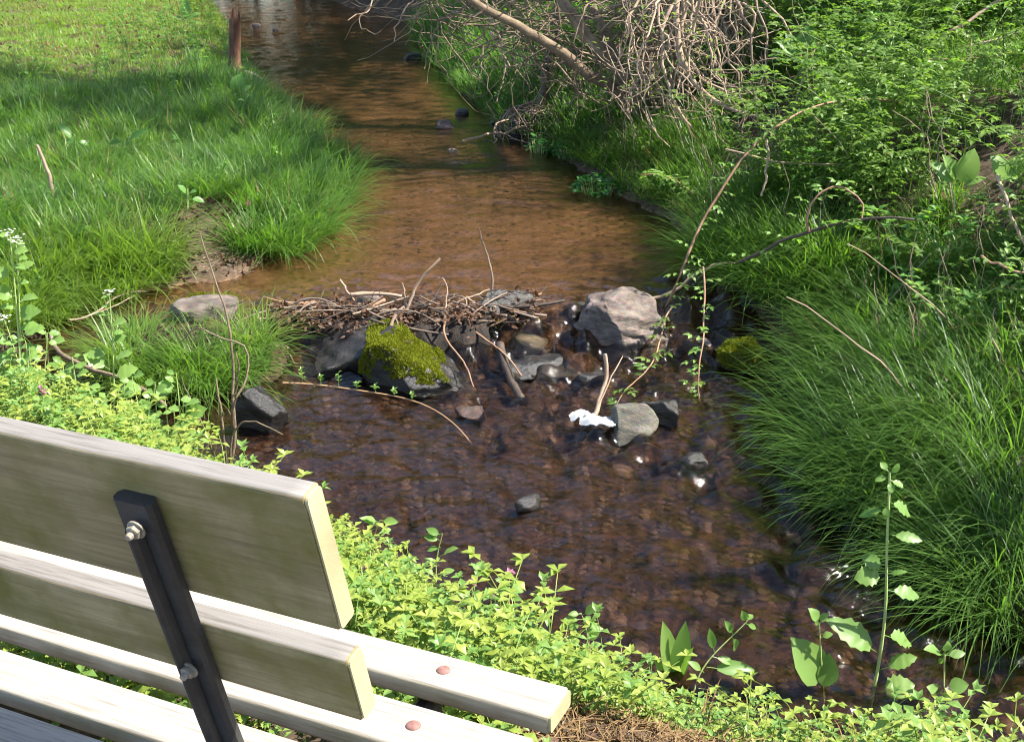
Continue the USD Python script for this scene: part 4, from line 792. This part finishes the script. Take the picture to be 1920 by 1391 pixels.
# white-flowered mustard at the left edge
for i, (bx, by, tx, ty, hl) in enumerate([(42, 800, 18, 440, 1), (38, 800, 30, 452, 1), (212, 800, 205, 552, 1), (335, 830, 330, 700, 0), (92, 790, 85, 620, 0), (60, 790, 8, 600, 1), (130, 810, 138, 690, 0)]):
    y0 = 4.05 + .06 * i if i != 3 else 4.0; q = rng_of(110 + i); lv = []
    for s in np.linspace(.15, .98, 13 if i < 3 else 8):
        x, y = bx + (tx - bx) * s, by + (ty - by) * s; sz = q.uniform(30, 58) * (1.25 - s * .75); sg = 1 if q.random() < .5 else -1
        lv.append((x, y, x + sg * sz, y - q.uniform(-.3, .6) * sz, .85))
    c = at_y(bx, by, y0); c2 = [(bx, by + 60, y0), ((bx + tx) / 2 + 4, (by + ty) / 2, y0), (tx, ty, y0)]
    plant('garlic_mustard', ['tallest white flowered garlic mustard at the left edge above the bench', 'white flowered garlic mustard leaning beside the tallest one', 'garlic mustard with a small white top in front of the islet tussocks', 'short budding garlic mustard in front of the islet right of the fallen branch', 'budding garlic mustard between the left edge and the fallen branch', 'garlic mustard with white flowers cut by the left edge', 'low leafy garlic mustard just left of the fallen branch foot'][i], 'plant', c2, lv, seed=120 + i, teeth=4, flowers=[(tx, ty - 4, 14, .012)] + ([(tx + 12, ty + 14, 8, .009)] if i < 2 else []) if hl else None, r=(.004, .0018))
g = rng_of(131)
for i in range(16):
    bx = g.uniform(-20, 330); by = g.uniform(780, 830) + .12 * bx; hh = g.uniform(70, 210) * (1.15 - bx / 600); y0 = 4.0 + g.uniform(-.15, .25); q = rng_of(140 + i); tx, ty = bx + g.normal(0, 14), by - hh; lv = []
    for sN in np.linspace(.2, 1, 9):
        sz = q.uniform(26, 46) * (1.2 - sN * .7); x, y = bx + (tx - bx) * sN, by + (ty - by) * sN; lv.append((x, y, x + (1 if q.random() < .5 else -1) * sz, y - q.uniform(-.3, .6) * sz, .8))
    plant('leafy_weed', 'leafy pale green weed standing among the garlic mustard behind the bench', 'plant', [(bx, by + 50, y0), ((bx + tx) / 2 + 3, (by + ty) / 2, y0), (tx, ty, y0)], lv, seed=170 + i, r=(.0035, .0015), teeth=3 if i % 2 else 0, group='leafy weeds behind the bench')
# broad leaves
for i, (px, py, lv, lab) in enumerate([
    (1790, 370, [(1790, 350, 1750, 298, .7), (1795, 350, 1838, 282, .75), (1795, 345, 1775, 290, .5), (1800, 352, 1850, 330, .5)], 'plant with large glowing yellow green leaves at the right edge'),
    (1890, 360, [(1885, 350, 1872, 285, .8), (1890, 350, 1915, 285, .8)], 'second glowing broad leaved plant at the very right edge'),
    (1500, 130, [(1500, 110, 1475, 60, .6), (1500, 105, 1525, 40, .6), (1500, 110, 1455, 75, .5), (1505, 112, 1560, 80, .7)], 'broad leaved plant standing high on the bank right of the hanging vines'),
    (1610, 130, [(1610, 120, 1570, 95, .8), (1610, 118, 1655, 70, .8), (1612, 120, 1690, 55, .6), (1612, 122, 1640, 110, .8), (1606, 124, 1560, 120, .7)], 'cluster of broad leaves in the middle of the right bank top'),
    (1740, 175, [(1738, 160, 1708, 150, .9), (1742, 160, 1775, 150, .9), (1742, 158, 1760, 130, .7)], 'pair of drooping round leaves high on the right bank'),
    (1575, 195, [(1575, 185, 1545, 165, .9), (1578, 184, 1600, 175, .9), (1580, 188, 1620, 200, .8)], 'drooping round leaves beside the arching brown cane'),
    (1480, 90, [(1480, 92, 1440, 115, .7), (1482, 92, 1520, 120, .7), (1480, 90, 1462, 130, .7)], 'dark broad leaves hanging right of the vines'),
    (140, 260, [(138, 265, 108, 228, .5), (142, 265, 170, 272, .6), (150, 268, 120, 262, .5)], 'pale blue green dock leaves in the shaded long grass of the left lawn'),
    (255, 262, [(240, 262, 275, 244, .4), (236, 266, 200, 272, .4)], 'dark dock leaves in the long grass right of the pale ones'),
    (352, 362, [(352, 368, 335, 345, .7), (352, 366, 368, 358, .8), (354, 372, 385, 378, .6)], 'yellow dock leaf above the muddy corner of the left bank'),
    (440, 175, [(440, 178, 452, 138, .8), (445, 178, 470, 158, .9), (438, 180, 425, 170, .8), (436, 182, 418, 192, .8)], 'round leaved plant on the left bank under the stump'),
    (350, 25, [(350, 40, 345, -5, .6), (350, 40, 372, 22, .8), (352, 42, 322, 30, .7), (355, 44, 380, 45, .7)], 'bright nettle like plant at the top of the left bank')]):
    y0 = yb(px, py + 18) - (.25 if px > 1400 else .35 if py > 200 else .1); rr = rng_of(150 + i)
    plant('broad_leaf_plant', lab, 'plant', [(px, py + 30, y0), (px, py + 10, y0), (px, py - 8, y0)], lv, lmat='mustard_leaf' if i < 2 else 'big_leaf', seed=150 + i, r=(.004, .003), droop=.7)
def cress(px, py, rx, ry, n, label, seed):
    c = at(px, py, UPZ); q = rng_of(seed); t = thing('watercress', label, 'plant', c)
    for k in range(n):
        a, s = q.uniform(0, 6.28), math.sqrt(q.random()); o = np.array([rx * s * math.cos(a), ry * s * math.sin(a), .03 + .09 * (1 - s * s) * q.uniform(.6, 1.1)])
        part(t, 'leaf', place(leaf(.042 * q.uniform(.7, 1.2), .038, -.15, .35, n=3, base=.6), o, az_dir(a + q.normal(0, .9), q.normal(.1, .3)), q.normal(0, .3, 3) + [0, 0, 1]), M['water_leaf'])
    mb = MB()
    for k in range(40):
        a, s = q.uniform(0, 6.28), math.sqrt(q.random()) * .85; mb.add(tube([(rx * s * .7 * math.cos(a), ry * s * .7 * math.sin(a), -.04), (rx * s * math.cos(a), ry * s * math.sin(a), .05 + .05 * (1 - s * s))], .0018, 4, False))
    part(t, 'stems', mb.get(), M['green_stem'], kind='stuff')
cress(1120, 360, .17, .18, 170, 'bright round clump of watercress by the right side of the pool', 5)
cress(1075, 292, .20, .16, 110, 'darker shaded watercress under the root mass', 6)
cress(1010, 285, .10, .10, 50, 'small shaded watercress patch left of the darker one', 7)
# rotten stump
b = ground(440, 150); t = thing('tree_stump', 'narrow rotten reddish brown stump on the edge of the left bank', 'stump', b)
zz = np.linspace(-.1, .56, 22); an = np.arange(16) * 2 * math.pi / 16; vs = []
for z in zz:
    r = (.048 + .09 * math.exp(-(z + .1) * 7)) * (1 + .9 * (meshkit.fbm(np.c_[np.cos(an) * 1.6, np.sin(an) * 1.6, np.full(16, z * 1.2)], 3, 6) - .5))
    vs.append(np.c_[r * np.cos(an) + .10 * z, r * np.sin(an), z + (.22 * (meshkit.fbm(np.c_[np.cos(an) * 2.5, np.sin(an) * 2.5, an * 0], 2, 8) - .3) if z > .50 else 0 * an)])
i_ = np.arange(21)[:, None] * 16; j_ = np.arange(16)[None]; v_ = np.vstack(vs + [np.array([[.06, 0, .46]])])
f_ = np.vstack([tris(np.stack([i_ + j_, i_ + (j_ + 1) % 16, i_ + 16 + (j_ + 1) % 16, i_ + 16 + j_], -1).reshape(-1, 4)), np.c_[21 * 16 + np.arange(16), 21 * 16 + (np.arange(16) + 1) % 16, np.full(16, 22 * 16)]])
M['rotten'] = mat_rough('rotten_red_wood', [(.25, (.02, .010, .006)), (.5, (.09, .040, .022)), (.8, (.26, .14, .08))], 12, .85, .8, 40, stretch=(1, 1, .3))
part(t, 'trunk', (v_, f_), M['rotten'], 50)
for k in range(5):
    a = .6 + k * 1.3; part(t, 'root', tube(wob(spline([(.06 * math.cos(a), .06 * math.sin(a), .08), (.2 * math.cos(a), .2 * math.sin(a), .02), (.36 * math.cos(a), .36 * math.sin(a), -.08)], 9), .02, k), taper(9, .03, .008), 6), M['dark_bark'], True)

# the bare leaning bush over the upper pool
SB = ground(1205, 222); sb = thing('bare_shrub', 'bare tangled many stemmed shrub leaning over the upper pool', 'shrub', SB)
def limb(parent, name, pts, r0, r1, mat, seed, n=22, k=8, w=.03):
    P = wob(spline([at_y(*p) for p in pts], n), w, seed) - SB; part(parent, name, tube(P, taper(n, r0, r1), k), M[mat], True); return P
yS = float(SB[1])
trunks = [[(1200, 215, yS), (1164, 180, yS - .05), (1106, 140, yS - .2), (1047, 95, yS - .35), (923, 25, yS - .6), (860, -20, yS - .7)],
          [(1205, 215, yS), (1195, 193, yS - .05), (1137, 110, yS - .1), (1085, 52, yS - .1), (1045, -20, yS)],
          [(1210, 215, yS + .05), (1178, 186, yS), (1150, 103, yS), (1123, 45, yS + .1), (1105, -40, yS + .2)],
          [(1225, 210, yS + .1), (1215, 130, yS + .2), (1225, 40, yS + .3), (1215, -40, yS + .4)],
          [(1232, 212, yS + .1), (1270, 120, yS), (1262, 40, yS - .1), (1290, -40, yS - .2)]]
TP = [limb(sb, 'trunk', p, r0, r1, 'bark', 300 + i) for i, (p, r0, r1) in enumerate(zip(trunks, [.048, .062, .052, .04, .035], [.022, .034, .030, .025, .022]))]
g = rng_of(61)
def arc(a, b, sag, seed, r0, r1, mat, parent=None, name='branch', n=14, k=5, w=.04):
    A, B = at_y(*a), at_y(*b); m_ = (A + B) / 2 + sag; P = wob(spline([A, m_, B], n), w, seed) - SB
    part(parent or sb, name, tube(P, taper(n, r0, r1), k), M[mat], True); return P
for i, (a, b, r0) in enumerate([((847, 31, 9.4), (800, 135, 8.9), .008), ((810, -10, 9.6), (738, 74, 9.2), .009), ((700, -20, 10), (650, 40, 9.6), .007), ((1123, 35, 9.6), (880, 26, 9.2), .009), ((1120, 110, 9.8), (912, 85, 9.2), .010), ((925, 30, 9.4), (877, 84, 9.1), .010), ((1090, 105, 9.5), (1000, 145, 9.1), .008), ((1070, 112, 9.4), (880, 120, 9.0), .007), ((1150, 130, 9.8), (1010, 80, 9.3), .009), ((712, -10, 10), (716, 60, 9.8), .006), ((920, 60, 9.6), (935, 190, 9.3), .010), ((900, -30, 9.6), (960, 120, 9.4), .012), ((970, -30, 9.6), (1010, 140, 9.5), .012), ((1180, 190, 9.6), (1070, 165, 9.1), .009), ((1240, 250, 9.0), (1130, 310, 8.6), .006), ((1255, 200, 9.2), (1225, 290, 8.7), .007)]):
    arc(a, b, g.normal(0, .06, 3), 320 + i, r0, r0 * .45, 'vine' if i % 3 else 'bark')
tw = MB()
for i in range(620):                                             # the fine tangle of twigs
    px, py = g.uniform(780, 1330), g.uniform(-60, 200); yy = g.uniform(8.6, 10.8)
    if py > 60 + (px - 830) * .5: continue
    a = g.uniform(0, 6.28); L = g.uniform(60, 240); A, B = at_y(px, py, yy), at_y(px + L * math.cos(a), py + L * math.sin(a) * .7 + 25, yy + g.normal(0, .4))
    r = g.uniform(.003, .0075); tw.add(tube(wob(spline([A, (A + B) / 2 + g.normal(0, .09, 3) + [0, 0, .04], B], 10), .05, 3000 + i) - SB, taper(10, r, r * .4), 4, False))
part(sb, 'twigs', tw.get(), M['bark'], True, kind='stuff')
LPs = []
for i in range(260):
    LPs.append(at_y(g.uniform(860, 1330), g.uniform(-40, 190), g.uniform(9, 10.6)))
mb = MB()
for c in LPs:
    for k in range(g.integers(2, 5)): mb.add(place(leaf(.05 * g.uniform(.6, 1.2), .026, .3, .5, n=2), c - SB + g.normal(0, .015, 3), az_dir(g.uniform(0, 6.28), g.uniform(-.3, .9))))
part(sb, 'young_leaves', mb.get(), M['bush_leaf'], kind='stuff')
# dead upright stem with its ball of roots on the water's edge
RB = at_y(1005, 250, 10.0); rb = thing('root_mass', 'dark ball of roots and washed in twigs at the foot of a dead stem', 'roots', RB); SB_ = SB; SB = RB
limb(rb, 'dead_stem', [(1005, 250, 10.0), (1012, 205, 10.0), (1022, 145, 10.0), (1038, 62, 10.1), (1044, -30, 10.2)], .045, .03, 'dark_bark', 340)
v, f = rock((.62, .45, .34), 77, res=.03, amp=.3); part(rb, 'root_ball', moved((v, f), (.02, .08, -.02)), M['mud'], True)
mb = MB()
for i in range(150):
    a, e = g.uniform(0, 6.28), g.uniform(-.1, 1.3); o = az_dir(a, e) * [.28, .22, .2]; d = np.cross(o, g.normal(size=3)); d /= np.linalg.norm(d) + 1e-6
    L = g.uniform(.08, .3); r = g.uniform(.003, .008); mb.add(tube(spline([o - d * L / 2, o * 1.15, o + d * L / 2 + g.normal(0, .03, 3)], 7), taper(7, r, r * .5), 4, False))
part(rb, 'fine_roots', mb.get(), M['stick'], True, kind='stuff')
arc((1000, 236, 9.9), (866, 262, 9.0), np.array([0, 0, .0]), 350, .012, .009, 'vine', rb, 'bare_branch'); arc((926, 243, 9.4), (975, 210, 9.7), np.array([0, 0, .02]), 351, .008, .005, 'vine', rb, 'bare_branch'); arc((926, 245, 9.4), (930, 268, 9.3), np.zeros(3), 352, .006, .004, 'vine', rb, 'bare_branch')
SB = SB_
# curtain of hanging vines right of the shrub
VB = ground(1320, 235); vb = thing('hanging_vines', 'sunlit curtain of pale drooping vines right of the bare shrub', 'vines', VB); SB = VB
for i in range(46):
    a = (g.uniform(1190, 1400), g.uniform(-70, 20), g.uniform(7.9, 9.3)); b = (a[0] + g.uniform(-60, 110), g.uniform(120, 300), a[2] - g.uniform(.0, .5))
    arc(a, b, np.array([g.normal(.0, .12), g.normal(0, .1), g.normal(.06, .1)]), 400 + i, g.uniform(.005, .013), .004, 'vine' if g.random() < .75 else 'stick', vb, 'vine', 14, 5, .05)
for i, (a, b, sag, r) in enumerate([((1270, -5, 8.4), (1395, 215, 8.0), (-.14, 0, -.12), .022), ((1290, -10, 8.5), (1420, 190, 8.1), (-.16, 0, -.15), .013), ((1260, 10, 8.3), (1300, 235, 8.0), (-.12, 0, 0), .013), ((1400, 215, 8.0), (1470, 260, 7.6), (0, 0, .04), .009)]):
    arc(a, b, np.array(sag), 470 + i, r, r * .6, 'vine', vb, 'vine', 18, 6, .03)
tw = MB(); lv = MB()
for i in range(330):
    px, py, yy = g.uniform(1170, 1430), g.uniform(-40, 230), g.uniform(7.8, 9.2); A = at_y(px, py, yy); B = A + g.normal(0, .16, 3)
    tw.add(tube(spline([A, (A + B) / 2 + g.normal(0, .03, 3), B], 6) - SB, .003, 4, False))
    if i % 2: 
        for k in range(3): lv.add(place(leaf(.045 * g.uniform(.6, 1.2), .026, .3, .5, n=2), B - SB + g.normal(0, .02, 3), az_dir(g.uniform(0, 6.28), g.uniform(-.3, .9))))
part(vb, 'twigs', tw.get(), M['vine'], True, kind='stuff'); part(vb, 'young_leaves', lv.get(), M['bush_leaf'], kind='stuff')

def cane(label, pts, r0, r1, mat='red_stick', n_leaf=0, seed=1, wobble=.012, name='bramble_cane', cat='cane', lsize=.07, lf=.032, from_=0.0, lmat='mustard_leaf', pairs=2):
    q = rng_of(seed); n = 26; P = wob(spline([at_y(*p) for p in pts], n), wobble, seed); t = thing(name, label, cat, P[0])
    part(t, 'stem', tube(P - P[0], taper(n, r0, r1), 6), M[mat], True)
    for i in range(n_leaf):
        s = from_ + (1 - from_) * (i + q.random()) / n_leaf; p = np.array([np.interp(s, np.linspace(0, 1, n), P[:, k]) for k in range(3)])
        part(t, 'leaf', place(compound(lsize * q.uniform(.7, 1.2), pairs, lf * q.uniform(.8, 1.2), seed * 40 + i), p - P[0], az_dir(q.uniform(0, 6.28), q.uniform(-.4, .7))), M[lmat])
    return t
cane('long thorny cane arching from the dam end up over the right bank', [(1245, 585, 5.85), (1272, 525, 5.8), (1310, 430, 5.9), (1380, 315, 6.0), (1450, 245, 6.1), (1515, 205, 6.2), (1580, 188, 6.3), (1660, 188, 6.4), (1740, 208, 6.5)], .0075, .004, 'red_stick', 46, 11)
cane('short brown stem hanging down from the long arching cane', [(1437, 262, 6.1), (1438, 310, 6.05), (1428, 368, 6.0)], .007, .005, 'vine', 0, 12)
cane('thin pale stem running level across the right bank', [(1360, 280, 6.2), (1450, 300, 6.2), (1550, 310, 6.2), (1650, 305, 6.2), (1765, 310, 6.2)], .005, .003, 'vine', 4, 13)
cane('dark cane rising to the right above the sunlit tussocks', [(1385, 492, 5.7), (1450, 462, 5.5), (1530, 430, 5.4), (1610, 412, 5.3), (1720, 413, 5.2)], .009, .006, 'dark_bark', 12, 14)
cane('side shoot curving up from the dark cane', [(1518, 435, 5.4), (1516, 395, 5.4), (1535, 362, 5.4), (1580, 352, 5.4), (1615, 410, 5.35)], .006, .004, 'red_stick', 14, 15)
cane('straight brown cane slanting down to the right in mid bank', [(1585, 232, 6.6), (1640, 270, 6.5), (1700, 325, 6.4), (1745, 372, 6.3)], .006, .004, 'red_stick', 10, 16)
cane('thick pale dead stalk slanting up to the top right corner', [(1690, 118, 7.6), (1780, 62, 7.6), (1890, -10, 7.7)], .013, .010, 'vine', 0, 17)
cane('second pale dead stalk below the thick one at the right edge', [(1800, 92, 7.4), (1870, 74, 7.4), (1950, 50, 7.4)], .008, .007, 'vine', 0, 18)
cane('short pale stalk end left of the drooping round leaves', [(1795, 158, 6.8), (1830, 180, 6.8), (1862, 198, 6.8)], .009, .008, 'vine', 0, 19)
cane('thin twig rising right below the short stalk end', [(1815, 255, 6.3), (1842, 225, 6.3), (1868, 188, 6.3)], .005, .004, 'red_stick', 3, 20)
cane('pale curved stem at the right edge under the glowing leaves', [(1870, 330, 4.9), (1885, 380, 4.8), (1905, 430, 4.75), (1935, 480, 4.7)], .007, .006, 'vine', 6, 21)
cane('leafy cane hanging in front of the dark gap right of the big boulder', [(1318, 500, 5.5), (1322, 560, 5.4), (1316, 640, 5.2), (1313, 720, 5.05), (1308, 800, 4.95), (1290, 832, 4.9)], .005, .002, 'red_stick', 24, 22, lsize=.055, lf=.028, name='hanging_cane')
cane('leafy shoot trailing down toward the white litter', [(1262, 575, 5.7), (1235, 640, 5.4), (1205, 700, 5.15), (1165, 740, 5.0), (1150, 785, 4.9)], .004, .002, 'red_stick', 16, 23, lsize=.055, lf=.03, name='hanging_cane', lmat='bush_leaf')
cane('small leafy branch reaching left over the edge of the pool', [(1310, 372, 7.2), (1275, 345, 7.1), (1240, 330, 7.0), (1203, 328, 7.0)], .006, .003, 'red_stick', 24, 24, lsize=.07, lf=.036)
cane('pale root like stem beside the big boulder', [(1215, 560, 5.9), (1290, 525, 5.9), (1330, 500, 5.9), (1380, 495, 5.9)], .010, .007, 'vine', 0, 25)
cane('dead stem hanging down over the dark tussocks to the water', [(1545, 810, 4.35), (1562, 880, 4.1), (1585, 950, 3.95), (1625, 1005, 3.75), (1690, 1045, 3.6), (1765, 1085, 3.5)], .0045, .003, 'stick', 0, 26, name='fallen_stalk', cat='stalk')
cane('short forked dead twig at the water edge under the dark tussocks', [(1708, 1042, 3.55), (1722, 1072, 3.5), (1728, 1100, 3.48)], .004, .003, 'vine', 0, 27, name='fallen_stalk', cat='stalk')
cane('red brown cane crossing the top of the right bank', [(1270, 150, 8.6), (1380, 170, 8.3), (1470, 150, 8.2), (1560, 120, 8.0)], .006, .004, 'red_stick', 4, 28)
cane('bright curved stalk over the dark leaves below the vines', [(1478, 250, 7.4), (1500, 165, 7.4), (1535, 80, 7.5)], .006, .004, 'vine', 10, 29)
cane('red stem lying low across the upper right bank', [(1600, 100, 7.6), (1700, 112, 7.3), (1830, 108, 7.2), (1935, 90, 7.2)], .006, .004, 'red_stick', 4, 30)
cane('thin brown cane hooking down at the far right of the bank', [(1840, 480, 4.5), (1880, 500, 4.4), (1940, 515, 4.4)], .005, .004, 'red_stick', 4, 31)
# budding branch in front of the mossy boulder
pts = [(530, 718, 4.95), (600, 722, 4.95), (680, 733, 4.9), (770, 750, 4.85), (830, 778, 4.75), (884, 832, 4.6)]
P = spline([at_y(*p) for p in pts], 24); t = thing('budding_branch', 'thin red branch with small bright leaf tufts hanging in front of the mossy boulder', 'branch', P[0])
part(t, 'stem', tube(P - P[0], taper(24, .0045, .0022), 6), M['red_stem'], True)
for i, (px, hgt) in enumerate([(563, 30), (594, 18), (628, 28), (672, 15), (710, 14), (733, 12), (774, 14)]):
    k = int(np.argmin([abs(pix(p)[0] - px) for p in P])); o = P[k] - P[0]; q = rng_of(190 + i); mb = MB(); hh = hgt * .0023
    mb.add(tube([o, o + [0, 0, hh]], .0015, 4, False))
    for j in range(9): mb.add(place(leaf(.022 * q.uniform(.7, 1.2), .012, .4, .4, n=2), o + [0, 0, hh * (.4 + .6 * j / 8)], az_dir(j * 2.4, q.uniform(.3, 1.2))))
    part(t, 'leaf_tuft', mb.get(), M['mustard_leaf'])
# forked dead twig behind the bench
b0 = at_y(432, 870, 4.3); t = thing('forked_twig', 'grey dead forked twig standing on the near bank before the islet', 'twig', b0)
for i, (pts, r0, r1) in enumerate([([(430, 880, 4.3), (440, 790, 4.3), (436, 700, 4.32), (428, 620, 4.35), (405, 530, 4.4), (375, 440, 4.45)], .008, .0025), ([(437, 800, 4.3), (458, 710, 4.28), (464, 680, 4.3), (455, 645, 4.3), (425, 637, 4.3), (385, 618, 4.35), (340, 640, 4.4)], .006, .002), ([(425, 870, 4.3), (415, 790, 4.28), (405, 710, 4.3)], .007, .003), ([(432, 860, 4.28), (460, 790, 4.25), (530, 815, 4.2)], .005, .002), ([(415, 880, 4.3), (380, 800, 4.3), (335, 700, 4.35)], .005, .002), ([(434, 750, 4.3), (446, 700, 4.3), (440, 660, 4.3)], .004, .003)]):
    part(t, 'branch', tube(wob(spline([at_y(*p) for p in pts], 18), .008, 360 + i) - b0, taper(18, r0, r1), 6), M['bark'], True)

# ------------------------------------------------------------------ trees that stand above and beyond the picture: they shade it and are mirrored in the stream
M['tree_leaf'] = mat_leaf('tree_leaf', (.030, .075, .014), (.090, .150, .035), (1.3, 1.6, .6), .35, .5)
def tree(x, y, h, r, seed, label, name='tree', n=2600, ls=.14, base=.45, group=None):
    q = rng_of(seed); z0 = float(H(x, y)) if -12 < x < 8.5 and y < 29 else 1.0
    t = thing(name, label, 'tree', (x, y, z0), 0, group)
    T = wob(spline([(0, 0, -.3), (q.normal(0, .1), q.normal(0, .1), h * .5), (q.normal(0, .3), q.normal(0, .3), h * .93)], 16), .12, seed)
    part(t, 'trunk', tube(T, taper(16, .028 * h, .005 * h), 9), M['bark'], True); tips = []
    for i in range(13):
        s = q.uniform(base, .95); k = int(s * 15); a = i * 2.4 + q.normal(0, .3); L = r * q.uniform(.6, 1.0) * (1.25 - .6 * s)
        B = spline([T[k], T[k] + az_dir(a, .5) * L * .5, T[k] + az_dir(a, .35) * L], 8)
        part(t, 'limb', tube(wob(B, .06, seed * 9 + i), taper(8, .011 * h * (1.2 - s), .003 * h * .6), 6), M['bark'], True); tips += [B[4], B[6], B[7], B[7] + az_dir(a, .6) * .3]
    tips = np.array(tips + [T[-1], T[-2]]); c = tips[q.integers(0, len(tips), n)] + q.normal(0, 1, (n, 3)) * [r * .2, r * .2, r * .17]
    d = q.normal(size=(n, 3)); d /= np.linalg.norm(d, axis=1)[:, None]; e = np.cross(d, q.normal(size=(n, 3))); e /= np.linalg.norm(e, axis=1)[:, None]; s_ = (ls * q.uniform(.5, 1.2, n))[:, None]
    v = np.stack([c - d * s_, c + e * s_ * .4, c + d * s_, c - e * s_ * .4], 1).reshape(-1, 3)
    part(t, 'crown', (v, tris(np.arange(4 * n).reshape(-1, 4))), M['tree_leaf'], kind='stuff')
for i, (x, y, h, r, n) in enumerate([(5.4, 3.6, 4.4, 1.4, 420), (3.3, 14.2, 7.5, 2.2, 3000), (4.7, 10.2, 12.5, 2.5, 1700), (4.2, 8.6, 10.0, 3.0, 260), (4.6, 17.5, 10, 3.0, 2600), (2.4, 22.5, 9, 2.8, 3400), (5.8, 23, 11, 3.2, 3000), (7.5, 15, 10, 2.6, 1800)]):
    tree(x, y, h, r, 900 + i, ['small leafy tree on the slope right of the picture shading the dark tussocks', 'leafy tree on the slope behind the bare shrub', 'very tall tree on the slope whose crown shades the left bank grass', 'nearly bare tree on the slope casting branch shadows on the pool', 'tall tree above the bare shrub whose limbs shade the stream', 'broad tree at the head of the stream bend', 'tall tree on the far right bank', 'tree on top of the right slope'][i], n=n)
g = rng_of(71)
for i in range(16):
    x = -17 + 2.1 * i + g.normal(0, .5); y = 31 + g.normal(0, 2.0) + .12 * abs(x)
    tree(x, y, g.uniform(9, 13), g.uniform(2.4, 3.4), 930 + i, 'leafy tree in the wood beyond the stream mirrored in the water', n=4200, ls=.30, base=.05, group='trees of the wood beyond the stream')

for i, (x, y, h, r) in enumerate([(-2.3, 22.6, 2.0, 1.3), (-.6, 20.6, 2.2, 1.4), (-3.9, 25.0, 2.6, 1.6), (.9, 19.2, 2.2, 1.3), (-1.2, 24.0, 3.4, 1.8), (-5.5, 28.0, 3, 1.8)]):
    tree(x, y, h, r, 990 + i, ['dark bush overhanging the head of the visible stream', 'dark bush on the far right bank beside the overhanging one', 'dark bush where the stream bends out of sight', 'dark bush behind the bare shrub', 'tall dark bush behind the overhanging one', 'dark bush beyond the bend'][i], 'bush', n=2600, ls=.09, base=.08)

for i, (x, y) in enumerate([(-9.5, 30), (-7.2, 29.2), (-5.2, 30.2), (-3.0, 28.6), (-1.0, 29.4), (1.2, 28), (-4.2, 27.2), (-2.2, 26.4)]):
    tree(x, y, 4.8, 2.1, 1010 + i, 'dense dark bush of the thicket closing the view at the head of the stream', 'bush', n=4200, ls=.20, base=.02, group='thicket at the head of the stream')
